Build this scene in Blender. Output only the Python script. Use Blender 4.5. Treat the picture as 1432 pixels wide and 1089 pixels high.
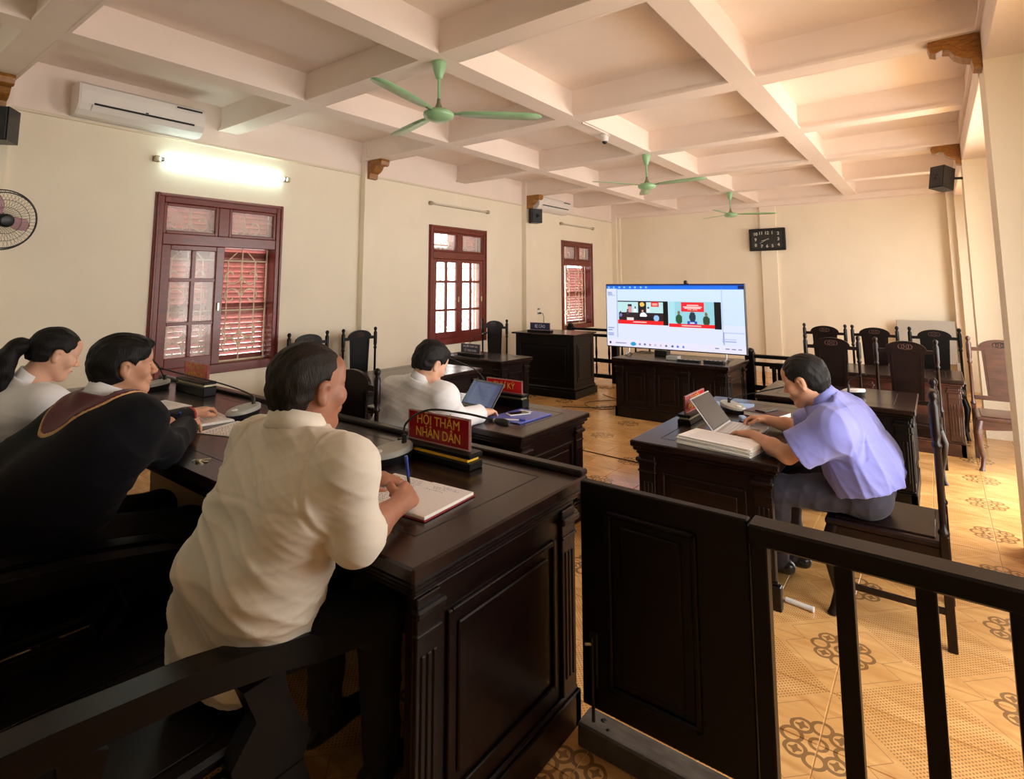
import bpy, bmesh, math, random
import numpy as np
from mathutils import Vector, Matrix

for o in list(bpy.data.objects):
    bpy.data.objects.remove(o, do_unlink=True)
SC = bpy.context.scene
COL = SC.collection
R = math.radians

# ------------------------------------------------------------------ camera
F_PX, CX, CY, CAMH = 776.0, 719.0, 315.0, 1.52
YAW, PITCH, ROLL = R(37.0), R(6.19), R(-0.12)
_F = Vector((-math.sin(YAW) * math.cos(PITCH), math.cos(YAW) * math.cos(PITCH), math.sin(PITCH)))
_R = Vector((math.cos(YAW), math.sin(YAW), 0))
_U = _R.cross(_F)
_R2 = math.cos(ROLL) * _R + math.sin(ROLL) * _U
_U2 = -math.sin(ROLL) * _R + math.cos(ROLL) * _U
cam_d = bpy.data.cameras.new('camera')
cam_d.sensor_width = 36.0
cam_d.lens = F_PX * 36.0 / 1432.0
cam_d.shift_x = (716.0 - CX) / 1432.0
cam_d.shift_y = (CY - 544.5) / 1432.0
cam_d.clip_start = 0.02
cam = bpy.data.objects.new('camera', cam_d)
m = Matrix((_R2, _U2, -_F)).transposed().to_4x4()
m.translation = (0, 0, CAMH)
cam.matrix_world = m
COL.objects.link(cam)
SC.camera = cam

# ------------------------------------------------------------------ world, daylight, exposure
SC.view_settings.view_transform = 'Standard'
SC.view_settings.look = 'None'
SC.view_settings.exposure = 1.5
SC.view_settings.gamma = 1.0
SC.view_settings.use_curve_mapping = False
W = bpy.data.worlds.new('sky'); SC.world = W
W.use_nodes = True
bg = W.node_tree.nodes['Background']
bg.inputs[0].default_value = (1.0, 0.965, 0.92, 1)
bg.inputs[1].default_value = 3.4
SC.cycles.max_bounces = 10
SC.cycles.diffuse_bounces = 6
SC.cycles.glossy_bounces = 4
SC.cycles.transmission_bounces = 6
SC.cycles.transparent_max_bounces = 8
SC.cycles.sample_clamp_indirect = 8.0
SC.cycles.use_denoising = True

def portal(name, loc, sx, sy, rot):
    l = bpy.data.lights.new(name, 'AREA'); l.shape = 'RECTANGLE'; l.size = sx; l.size_y = sy
    l.cycles.is_portal = True
    o = bpy.data.objects.new(name, l); o.location = loc; o.rotation_euler = rot
    COL.objects.link(o)
# daylight comes in through the openings of the right-hand wall and the left windows
for (ya, yb, za, zb) in ((1.9, 3.25, .55, 2.4), (4.65, 6.6, 0.0, 2.55), (8.3, 9.7, .8, 2.4)):
    portal('daylight_portal', (0.86, (ya + yb) / 2, (za + zb) / 2), zb - za, yb - ya, (0, R(90), 0))
for yc in (5.85, 9.16):
    portal('daylight_portal', (-5.62, yc, 1.53), 1.6, 1.2, (0, R(-90), 0))

# ------------------------------------------------------------------ materials
MATS = {}
def srgb(r, g, b):
    f = lambda c: (c / 255.0 / 12.92) if c / 255.0 <= 0.04045 else ((c / 255.0 + 0.055) / 1.055) ** 2.4
    return (f(r), f(g), f(b), 1)

def mat(name, col, rough=0.5, metal=0.0, spec=0.5, coat=0.0, var=0.0, vscale=4.0, stretch=(1, 1, 1), bump=0.0, bscale=60.0,
        emit=None, estr=0.0, trans=0.0, alpha=1.0, sheen=0.0, sss=0.0, space='Object', col2=None):
    if name in MATS: return MATS[name]
    M = bpy.data.materials.new(name); M.use_nodes = True
    nt = M.node_tree; b = nt.nodes['Principled BSDF']
    b.inputs['Base Color'].default_value = col
    b.inputs['Roughness'].default_value = rough
    b.inputs['Metallic'].default_value = metal
    b.inputs['Specular IOR Level'].default_value = spec
    b.inputs['Coat Weight'].default_value = coat
    b.inputs['Coat Roughness'].default_value = 0.12
    b.inputs['Transmission Weight'].default_value = trans
    b.inputs['Alpha'].default_value = alpha
    b.inputs['Sheen Weight'].default_value = sheen
    if sss:
        b.inputs['Subsurface Weight'].default_value = sss
        b.inputs['Subsurface Radius'].default_value = (0.012, 0.005, 0.003)
        b.inputs['Subsurface Scale'].default_value = 1.0
    if emit:
        b.inputs['Emission Color'].default_value = emit
        b.inputs['Emission Strength'].default_value = estr
    tc = nt.nodes.new('ShaderNodeTexCoord'); mp = nt.nodes.new('ShaderNodeMapping')
    nt.links.new(tc.outputs[space], mp.inputs[0])
    mp.inputs['Scale'].default_value = stretch
    if var or col2:
        n = nt.nodes.new('ShaderNodeTexNoise'); n.inputs['Scale'].default_value = vscale
        n.inputs['Detail'].default_value = 5; n.inputs['Roughness'].default_value = 0.6
        nt.links.new(mp.outputs[0], n.inputs[0])
        r = nt.nodes.new('ShaderNodeValToRGB')
        r.color_ramp.elements[0].position = 0.3; r.color_ramp.elements[1].position = 0.72
        c2 = col2 or tuple(min(1, c * (1 + var)) for c in col[:3]) + (1,)
        c1 = col if col2 else tuple(c * (1 - var) for c in col[:3]) + (1,)
        r.color_ramp.elements[0].color = c1; r.color_ramp.elements[1].color = c2
        nt.links.new(n.outputs[0], r.inputs[0]); nt.links.new(r.outputs[0], b.inputs['Base Color'])
    if bump:
        n2 = nt.nodes.new('ShaderNodeTexNoise'); n2.inputs['Scale'].default_value = bscale; n2.inputs['Detail'].default_value = 4
        nt.links.new(mp.outputs[0], n2.inputs[0])
        bp = nt.nodes.new('ShaderNodeBump'); bp.inputs['Strength'].default_value = bump; bp.inputs['Distance'].default_value = 0.01
        nt.links.new(n2.outputs[0], bp.inputs['Height']); nt.links.new(bp.outputs[0], b.inputs['Normal'])
    MATS[name] = M
    return M

def vcol_mat(name, rough=0.6, emit=0.0):
    if name in MATS: return MATS[name]
    M = bpy.data.materials.new(name); M.use_nodes = True
    nt = M.node_tree; b = nt.nodes['Principled BSDF']
    a = nt.nodes.new('ShaderNodeAttribute'); a.attribute_name = 'print'
    b.inputs['Roughness'].default_value = rough
    if emit:
        b.inputs['Base Color'].default_value = (0.01, 0.01, 0.01, 1)
        nt.links.new(a.outputs['Color'], b.inputs['Emission Color'])
        b.inputs['Emission Strength'].default_value = emit
    else:
        nt.links.new(a.outputs['Color'], b.inputs['Base Color'])
    MATS[name] = M
    return M

WOOD = mat('dark_wood', (0.0085, 0.0028, 0.0022, 1), 0.33, spec=0.3, coat=0.08, var=0.55, vscale=5, stretch=(1.5, 1.5, 9), bump=0.02, bscale=40)
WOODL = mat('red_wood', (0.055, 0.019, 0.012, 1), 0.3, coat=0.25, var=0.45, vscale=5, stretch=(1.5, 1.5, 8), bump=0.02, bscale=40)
WOODTOP = mat('dark_wood_top', (0.016, 0.0066, 0.005, 1), 0.25, spec=0.4, coat=0.1, var=0.4, vscale=3, stretch=(1.2, 7, 1.2), bump=0.015, bscale=30)
GROOVE = mat('dark_groove', (0.004, 0.002, 0.002, 1), 0.6)
WOODF = mat('black_brown_wood', (0.0022, 0.0011, 0.0009, 1), 0.38, spec=0.25, coat=0.0, var=0.5, vscale=5, stretch=(1.5, 1.5, 8), bump=0.02, bscale=40)
WINW = mat('window_wood', srgb(112, 40, 30), 0.34, coat=0.2, var=0.25, vscale=5, stretch=(2, 2, 7), bump=0.03, bscale=50)
SHUT = mat('shutter_wood', srgb(164, 100, 92), 0.45, var=0.22, vscale=6, stretch=(1, 5, 3), bump=0.03)
CREAM = mat('cream_wall_paint', srgb(241, 231, 210), 0.75, spec=0.2, var=0.035, vscale=1.6, bump=0.05, bscale=25, space='Object')
WHITE = mat('white_ceiling_paint', srgb(240, 226, 216), 0.8, spec=0.2, var=0.03, vscale=2.0, bump=0.04, bscale=22)
TRIM = mat('cornice_paint', srgb(224, 212, 190), 0.7, var=0.05, vscale=6)
BRK = mat('carved_bracket_wood', srgb(150, 98, 34), 0.45, coat=0.1, var=0.4, vscale=9, stretch=(3, 3, 9), bump=0.08)
MINT = mat('mint_enamel', srgb(150, 196, 150), 0.32, coat=0.3, var=0.06, vscale=8)
MINTD = mat('worn_rod', srgb(136, 140, 112), 0.45, metal=0.3, var=0.2, vscale=15)
PLAST = mat('white_plastic', srgb(232, 228, 224), 0.35, coat=0.1, var=0.02, vscale=5)
PLASTG = mat('grey_plastic', srgb(168, 168, 160), 0.42, var=0.05, vscale=9)
BLACK = mat('black_plastic', (0.008, 0.008, 0.009, 1), 0.38, var=0.2, vscale=20)
RUBBER = mat('black_rubber', (0.010, 0.010, 0.011, 1), 0.55, var=0.2, vscale=20)
STEEL = mat('brushed_steel', (0.55, 0.55, 0.54, 1), 0.3, metal=1.0, var=0.1, vscale=30)
TUBEON = mat('lit_tube', (0.9, 1.0, 0.97, 1), 0.4, emit=(0.74, 1.0, 0.93, 1), estr=5.0, var=0.01)
TUBEOFF = mat('unlit_tube', srgb(214, 208, 190), 0.3, coat=0.4, var=0.04, vscale=5)
BATTEN = mat('tube_batten', srgb(176, 160, 130), 0.5, var=0.12, vscale=8)
GRILLE = mat('painted_iron_grille', srgb(222, 206, 176), 0.45, metal=0.1, var=0.1, vscale=12)
GLASS = mat('window_glass', (1, 1, 1, 1), 0.03, spec=0.5, alpha=0.16, var=0.01)
GLASSF = mat('hazy_glass', (0.85, 0.82, 0.78, 1), 0.06, spec=0.6, alpha=0.30, var=0.08, vscale=5)
PAPER = mat('paper', srgb(240, 236, 230), 0.7, var=0.02, vscale=10)
REDS = mat('sign_red', srgb(150, 14, 20), 0.2, coat=0.5, var=0.04, vscale=5)
REDS2 = mat('sign_bright_red', srgb(205, 36, 38), 0.22, coat=0.5, var=0.04, vscale=5)
BLUES = mat('sign_navy', srgb(30, 34, 74), 0.3, coat=0.3, var=0.05, vscale=5)
GOLD = mat('sign_gold_lettering', srgb(226, 178, 62), 0.35, var=0.05, vscale=9)
WLET = mat('sign_white_lettering', srgb(220, 222, 230), 0.4, var=0.03, vscale=9)
ACRY = mat('clear_acrylic_edge', srgb(226, 190, 180), 0.15, coat=0.5, alpha=0.55, var=0.02)
BOOK = mat('notebook_cover', srgb(134, 24, 34), 0.45, var=0.08, vscale=8)
FOLD = mat('blue_folder', srgb(92, 104, 196), 0.4, coat=0.2, var=0.05, vscale=5)
LTBLUE = mat('pale_blue_paper', srgb(150, 180, 226), 0.5, var=0.04, vscale=5)
ALU = mat('laptop_grey', srgb(120, 112, 108), 0.4, metal=0.5, var=0.06, vscale=8)
ALUS = mat('laptop_silver', srgb(196, 194, 196), 0.35, metal=0.4, var=0.04, vscale=8)
CABLE = mat('cable_black', (0.006, 0.006, 0.006, 1), 0.5, var=0.2, vscale=30)
PENB = mat('pen_blue', srgb(36, 62, 150), 0.25, coat=0.3, var=0.05)
BRASS = mat('key_metal', srgb(206, 196, 160), 0.3, metal=0.9, var=0.08, vscale=30)
GREY = mat('grey_painted_board', srgb(176, 170, 160), 0.5, var=0.05, vscale=3)

# ------------------------------------------------------------------ mesh helpers
def tag(o, label=None, cat=None, group=None, kind=None):
    if label: o['label'] = label
    if cat: o['category'] = cat
    if group: o['group'] = group
    if kind: o['kind'] = kind
    return o

def thing(name, label, cat, loc=(0, 0, 0), rotz=0.0, group=None):
    o = bpy.data.objects.new(name, None); o.empty_display_size = 0.1
    o.location = loc; o.rotation_euler = (0, 0, rotz)
    COL.objects.link(o)
    return tag(o, label, cat, group)

class MB:
    def __init__(s): s.v = []; s.f = []; s.sm = []; s.mi = []; s.cur = 0
    def add(s, vs, fs, smooth=False):
        n = len(s.v); s.v += [tuple(p) for p in vs]
        for f in fs:
            s.f.append(tuple(n + i for i in f)); s.sm.append(smooth); s.mi.append(s.cur)
        return s
    def box(s, x0, x1, y0, y1, z0, z1, b=0.0):
        if x1 < x0: x0, x1 = x1, x0
        if y1 < y0: y0, y1 = y1, y0
        if z1 < z0: z0, z1 = z1, z0
        if b <= 0:
            s.add([(x, y, z) for x in (x0, x1) for y in (y0, y1) for z in (z0, z1)],
                  [(0, 1, 3, 2), (4, 6, 7, 5), (0, 4, 5, 1), (2, 3, 7, 6), (0, 2, 6, 4), (1, 5, 7, 3)])
            return s
        b = min(b, (x1 - x0) * .45, (y1 - y0) * .45, (z1 - z0) * .45)
        vs = []; idx = {}
        for i, x in enumerate((x0, x1)):
            for j, y in enumerate((y0, y1)):
                for k, z in enumerate((z0, z1)):
                    xi = x + (b if i == 0 else -b); yi = y + (b if j == 0 else -b); zi = z + (b if k == 0 else -b)
                    for a, p in enumerate(((x, yi, zi), (xi, y, zi), (xi, yi, z))):
                        idx[(i, j, k, a)] = len(vs); vs.append(p)
        g = lambda i, j, k, a: idx[(i, j, k, a)]
        fs = []
        for e in (0, 1):
            q = [g(e, 0, 0, 0), g(e, 1, 0, 0), g(e, 1, 1, 0), g(e, 0, 1, 0)]; fs.append(q if e else q[::-1])
            q = [g(0, e, 0, 1), g(1, e, 0, 1), g(1, e, 1, 1), g(0, e, 1, 1)]; fs.append(q[::-1] if e else q)
            q = [g(0, 0, e, 2), g(1, 0, e, 2), g(1, 1, e, 2), g(0, 1, e, 2)]; fs.append(q if e else q[::-1])
        for a in (0, 1):
            for c in (0, 1):
                fs.append([g(a, c, 0, 0), g(a, c, 1, 0), g(a, c, 1, 1), g(a, c, 0, 1)][:: (1 if a == c else -1)][::-1])
                fs.append([g(a, 0, c, 0), g(a, 1, c, 0), g(a, 1, c, 2), g(a, 0, c, 2)][:: (1 if a == c else -1)])
                fs.append([g(0, a, c, 1), g(1, a, c, 1), g(1, a, c, 2), g(0, a, c, 2)][:: (1 if a != c else -1)])
        for i in (0, 1):
            for j in (0, 1):
                for k in (0, 1):
                    t = [g(i, j, k, 0), g(i, j, k, 1), g(i, j, k, 2)]
                    fs.append(t if (i + j + k) % 2 == 1 else t[::-1])
        return s.add(vs, fs)
    def cyl(s, p0, p1, r0, r1=None, n=14, caps=True, smooth=True):
        r1 = r0 if r1 is None else r1
        return s.tube([p0, p1], [r0, r1], n, caps, smooth)
    def tube(s, pts, r, n=8, caps=True, smooth=True, flat=None):
        P = [Vector(p) for p in pts]; k = len(P)
        rr = r if isinstance(r, (list, tuple)) else [r] * k
        base = len(s.v)
        prev = None; rings = []
        for i in range(k):
            d = (P[min(i + 1, k - 1)] - P[max(i - 1, 0)])
            if d.length < 1e-9: d = Vector((0, 0, 1))
            d.normalize()
            if prev is None:
                a = Vector((0, 0, 1)) if abs(d.z) < .9 else Vector((1, 0, 0))
                u = d.cross(a).normalized()
            else:
                u = (prev - d * prev.dot(d))
                u = u.normalized() if u.length > 1e-6 else d.orthogonal().normalized()
            prev = u; w = d.cross(u)
            rings.append([P[i] + (u * math.cos(2 * math.pi * j / n) + w * math.sin(2 * math.pi * j / n) * (flat or 1)) * rr[i] for j in range(n)])
        vs = [p for ring in rings for p in ring]
        fs = [(i * n + j, i * n + (j + 1) % n, (i + 1) * n + (j + 1) % n, (i + 1) * n + j) for i in range(k - 1) for j in range(n)]
        s.add(vs, fs, smooth)
        if caps:
            s.add(rings[0], [tuple(range(n))[::-1]]); s.add(rings[-1], [tuple(range(n))])
        return s
    def lathe(s, prof, at=(0, 0, 0), n=16, smooth=True, axis='z'):
        vs = []; k = len(prof)
        for (r, z) in prof:
            for j in range(n):
                a = 2 * math.pi * j / n
                p = (r * math.cos(a), r * math.sin(a), z)
                if axis == 'x': p = (p[2], p[0], p[1])
                if axis == 'y': p = (p[1], p[2], p[0])
                vs.append((at[0] + p[0], at[1] + p[1], at[2] + p[2]))
        fs = [(i * n + j, i * n + (j + 1) % n, (i + 1) * n + (j + 1) % n, (i + 1) * n + j) for i in range(k - 1) for j in range(n)]
        fs += [tuple(range(n))[::-1], tuple((k - 1) * n + j for j in range(n))]
        return s.add(vs, fs, smooth)
    def prism(s, poly, axis, a0, a1):
        # poly: list of 2D points in the plane normal to axis; (y,z) for x, (x,z) for y, (x,y) for z
        def mk(p, a): return {'x': (a, p[0], p[1]), 'y': (p[0], a, p[1]), 'z': (p[0], p[1], a)}[axis]
        n = len(poly)
        area = sum(poly[i][0] * poly[(i + 1) % n][1] - poly[(i + 1) % n][0] * poly[i][1] for i in range(n))
        if (area < 0) != (axis == 'y'): poly = poly[::-1]
        vs = [mk(p, a0) for p in poly] + [mk(p, a1) for p in poly]
        fs = [tuple(range(n))[::-1], tuple(range(n, 2 * n))] + [(i, (i + 1) % n, n + (i + 1) % n, n + i) for i in range(n)]
        return s.add(vs, fs)
    def ell(s, c, r, nu=16, nv=10):
        prof = [(math.sin(math.pi * i / nv), -math.cos(math.pi * i / nv)) for i in range(nv + 1)]
        b = len(s.v)
        s.lathe([(max(p[0], 1e-4), p[1]) for p in prof], n=nu)
        for i in range(b, len(s.v)):
            v = s.v[i]; s.v[i] = (c[0] + v[0] * r[0], c[1] + v[1] * r[1], c[2] + v[2] * r[2])
        return s
    def xf(s, M, start=0):
        for i in range(start, len(s.v)): s.v[i] = tuple(M @ Vector(s.v[i]))
        return s
    def mesh(s, name, mats):
        me = bpy.data.meshes.new(name); me.from_pydata(s.v, [], s.f)
        me.polygons.foreach_set('use_smooth', s.sm)
        for mm in (mats if isinstance(mats, (list, tuple)) else [mats]): me.materials.append(mm)
        if any(s.mi): me.polygons.foreach_set('material_index', s.mi)
        me.update()
        return me
    def build(s, name, mats, parent=None, loc=(0, 0, 0), rot=(0, 0, 0)):
        o = bpy.data.objects.new(name, s.mesh(name, mats))
        o.location = loc; o.rotation_euler = rot
        COL.objects.link(o)
        if parent is not None: o.parent = parent
        return o

def copy_tree(o, parent=None):
    c = o.copy(); COL.objects.link(c); c.parent = parent
    for ch in o.children: copy_tree(ch, c)
    return c

def text_mesh(name, s, size, mat_, parent, loc, rot, depth=0.0008, bold=0.0, align='CENTER', space=1.0, width=None, lines=1.0):
    cu = bpy.data.curves.new(name, 'FONT'); cu.body = s; cu.size = size
    cu.align_x = align; cu.align_y = 'CENTER'; cu.extrude = depth; cu.offset = bold; cu.space_character = space; cu.space_line = lines
    cu.resolution_u = 3
    t = bpy.data.objects.new(name, cu); COL.objects.link(t)
    dg = bpy.context.evaluated_depsgraph_get(); dg.update()
    me = bpy.data.meshes.new_from_object(t.evaluated_get(dg))
    bpy.data.objects.remove(t, do_unlink=True); bpy.data.curves.remove(cu)
    me.materials.clear(); me.materials.append(mat_)
    if width and len(me.vertices):
        xs = [v.co.x for v in me.vertices]; w = max(xs) - min(xs)
        for v in me.vertices: v.co.x *= width / w
    o = bpy.data.objects.new(name, me); COL.objects.link(o); o.parent = parent
    o.location = loc; o.rotation_euler = rot
    return o

def raster_mesh(name, img, w, h, mat_, parent, loc=(0, 0, 0), rot=(0, 0, 0)):
    # flat printed / displayed picture: one quad per cell, colours in a face attribute; lies in local XZ facing -Y
    H_, W_ = img.shape[:2]
    xs = np.linspace(-w / 2, w / 2, W_ + 1); zs = np.linspace(h / 2, -h / 2, H_ + 1)
    X, Z = np.meshgrid(xs, zs)
    V = np.stack([X, np.zeros_like(X), Z], -1).reshape(-1, 3)
    i, j = np.meshgrid(np.arange(H_), np.arange(W_), indexing='ij')
    a = (i * (W_ + 1) + j).ravel()
    Fq = np.stack([a, a + W_ + 1, a + W_ + 2, a + 1], -1)
    me = bpy.data.meshes.new(name); me.from_pydata(V.tolist(), [], Fq.tolist())
    c = img.reshape(-1, 3).astype(float)
    lin = np.where(c <= 0.04045, c / 12.92, ((c + 0.055) / 1.055) ** 2.4)
    att = me.attributes.new('print', 'FLOAT_COLOR', 'FACE')
    att.data.foreach_set('color', np.concatenate([lin, np.ones((len(lin), 1))], 1).ravel())
    me.materials.append(mat_); me.update()
    o = bpy.data.objects.new(name, me); COL.objects.link(o); o.parent = parent
    o.location = loc; o.rotation_euler = rot
    return o
# ------------------------------------------------------------------ the room shell
XL, XR, YF, YB, ZB, ZC, ZCOR = -5.4, 0.31, -1.9, 10.72, 3.0, 3.24, 2.845
XRW = 0.78           # recessed right wall between the piers

def wall_cells(name, axis, a0, a1, u0, u1, z0, z1, holes, split=ZCOR, lower=CREAM, upper=WHITE):
    us = sorted({u0, u1} | {h[0] for h in holes} | {h[1] for h in holes})
    zs = sorted({z0, z1, split} | {h[2] for h in holes} | {h[3] for h in holes})
    zs = [z for z in zs if z0 <= z <= z1]
    mb = MB()
    for i in range(len(us) - 1):
        for j in range(len(zs) - 1):
            uc, zc = (us[i] + us[i + 1]) / 2, (zs[j] + zs[j + 1]) / 2
            if any(h[0] < uc < h[1] and h[2] < zc < h[3] for h in holes): continue
            mb.cur = 1 if zc > split else 0
            if axis == 'x': mb.box(a0, a1, us[i], us[i + 1], zs[j], zs[j + 1])
            else: mb.box(us[i], us[i + 1], a0, a1, zs[j], zs[j + 1])
    o = mb.build(name, [lower, upper]); tag(o, kind='structure')
    return o

WIN = [(1.945, 3.145), (5.255, 6.455), (8.585, 9.725)]      # y ranges of the three left windows
WZ0, WZ1 = 0.715, 2.345
WT = 0.2
wl = wall_cells('wall_left', 'x', XL - WT, XL, YF, YB + .2, -0.05, ZC + .1, [(a, b, WZ0, WZ1) for a, b in WIN])
wb = wall_cells('wall_back', 'y', YB, YB + .2, XL - WT, XRW + .2, -0.05, ZC + .1, [], split=2.90)
OPEN = [(1.9, 3.25, .55, 2.4), (4.65, 6.6, 0.0, 2.55), (8.3, 9.7, 0.8, 2.4)]
wr = wall_cells('wall_right', 'x', XRW, XRW + .12, YF, YB + .2, -0.05, ZC + .1, OPEN)
wf = wall_cells('wall_front', 'y', YF - .2, YF, XL - WT, XRW + .2, -0.05, ZC + .1, [])
ceil = MB().box(XL - WT, XRW + .2, YF - .2, YB + .2, ZC, ZC + .12).build('ceiling', WHITE); tag(ceil, kind='structure')

# pilasters and piers
def pil(name, x0, x1, y0, y1, parent):
    mb = MB(); mb.box(x0, x1, y0, y1, -0.0, ZCOR); mb.cur = 1; mb.box(x0, x1, y0, y1, ZCOR, ZC)
    return mb.build(name, [CREAM, WHITE], parent)
for y in (0.755, 4.12, 7.38): pil('pilaster', XL - .01, XL + .085, y, y + .182, wl)
pil('pilaster', XL - .01, XL + .10, YB - .12, YB + .01, wl)
pil('pilaster', -2.46, -2.20, YB - .06, YB + .01, wb)
pil('pilaster', XL + .1, XL + .16, YB - .06, YB + .01, wb)
for y, y2 in ((0.77, 1.1), (4.13, 4.5), (7.40, 7.8), (YB - .35, YB + .01)): pil('pier', XR, XRW + .01, y, y2, wr)
# corner pilaster on the back wall
pil('pilaster', 0.22, XR + .02, YB - .22, YB + .01, wr)
# beam carrying the right wall above the openings
MB().box(XR, XRW + .01, YF, YB, ZB - .18, ZC + .01, .006).build('wall_beam', WHITE, wr)
MB().box(XL + .02, XR, YB - .1, YB + .01, 2.925, ZC + .01, .006).build('wall_beam', WHITE, wb)

# ceiling beams (coffers) with a double moulding along each lower edge
BX = [(-4.11, -3.97), (-2.605, -2.465), (-1.09, -0.95)]
BY = [(-0.88, -0.74), (0.765, 0.905), (2.465, 2.61), (4.13, 4.29), (5.80, 5.945), (7.40, 7.56), (9.05, 9.195)]
for (a, b) in BX:
    MB().box(a, b, YF, YB, ZB, ZC + .01).build('ceiling_beam', WHITE, ceil)
for (a, b) in BY:
    MB().box(XL, XR + .02, a, b, ZB + .001, ZC + .01).build('ceiling_beam', WHITE, ceil)
xs = [XL] + [v for p in BX for v in p] + [XR]
ys = [YF] + [v for p in BY for v in p] + [YB - .1]
for i in range(0, len(xs), 2):
    for j in range(0, len(ys), 2):
        x0, x1, y0, y1 = xs[i], xs[i + 1], ys[j], ys[j + 1]
        if x0 == XL: x0 -= .05
        mb = MB()
        for (t, za, zb2) in ((0.022, ZB, ZB + .022), (0.011, ZB + .022, ZB + .040)):
            mb.box(x1 - t, x1, y0, y1, za, zb2); mb.box(x0, x0 + t, y0, y1, za, zb2)
            mb.box(x0 + t, x1 - t, y0, y0 + t, za, zb2); mb.box(x0 + t, x1 - t, y1 - t, y1, za, zb2)
        mb.build('coffer_moulding', WHITE, ceil)

# thin cornice line (cable trunking) along the left wall, broken by the pilasters
cor = None
segs = [(YF, .77), (.94, 4.13), (4.30, 7.38), (7.55, YB - .12)]
for i, (a, b) in enumerate(segs):
    o = MB().box(XL, XL + .022, a, b, ZCOR - .012, ZCOR + .012, .003).build('trim_%d' % (i + 1), TRIM); tag(o, kind='structure')

# carved corner brackets under the main beams
def bracket(x, y, s, w=.12):
    pr = [(0, 0), (.27, 0), (.28, -.02), (.27, -.05), (.235, -.06), (.20, -.05), (.165, -.055), (.14, -.085), (.10, -.105), (.055, -.115), (.045, -.16), (0, -.165)]
    mb = MB().prism([(x + s * a * .9, ZB + b * 1.3) for a, b in pr], 'y', y, y + w)
    pr2 = [(.02, -.0), (.25, -.0), (.25, -.022), (.20, -.028), (.15, -.032), (.11, -.065), (.03, -.08)]
    o = mb.build('carved_bracket', BRK)
    tag(o, None, 'bracket', 'carved wooden brackets under the main beams')
    for yy in (y - .006, y + w - .004): MB().prism([(x + s * a * .9, ZB + b * 1.3) for a, b in pr2], 'y', yy, yy + .01).build('carving', BRK, o)
    return o
for (x, y, s, lab) in ((XL + .085, 0.78, 1, 'brown carved wooden bracket above the black speaker beside the air conditioner over the large window'),
                       (XL + .085, 4.15, 1, 'brown carved wooden bracket on the pilaster between the shuttered window and the bright window'),
                       (XL + .085, 7.40, 1, 'brown carved wooden bracket just above the black speaker beside the far air conditioner'),
                       (XR, 4.15, -1, 'large brown carved scroll bracket at the top of the broad near pier'),
                       (XR, 7.42, -1, 'small brown carved scroll bracket on the pier with the tilted black speaker')):
    bracket(x, y, s)['label'] = lab

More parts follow.
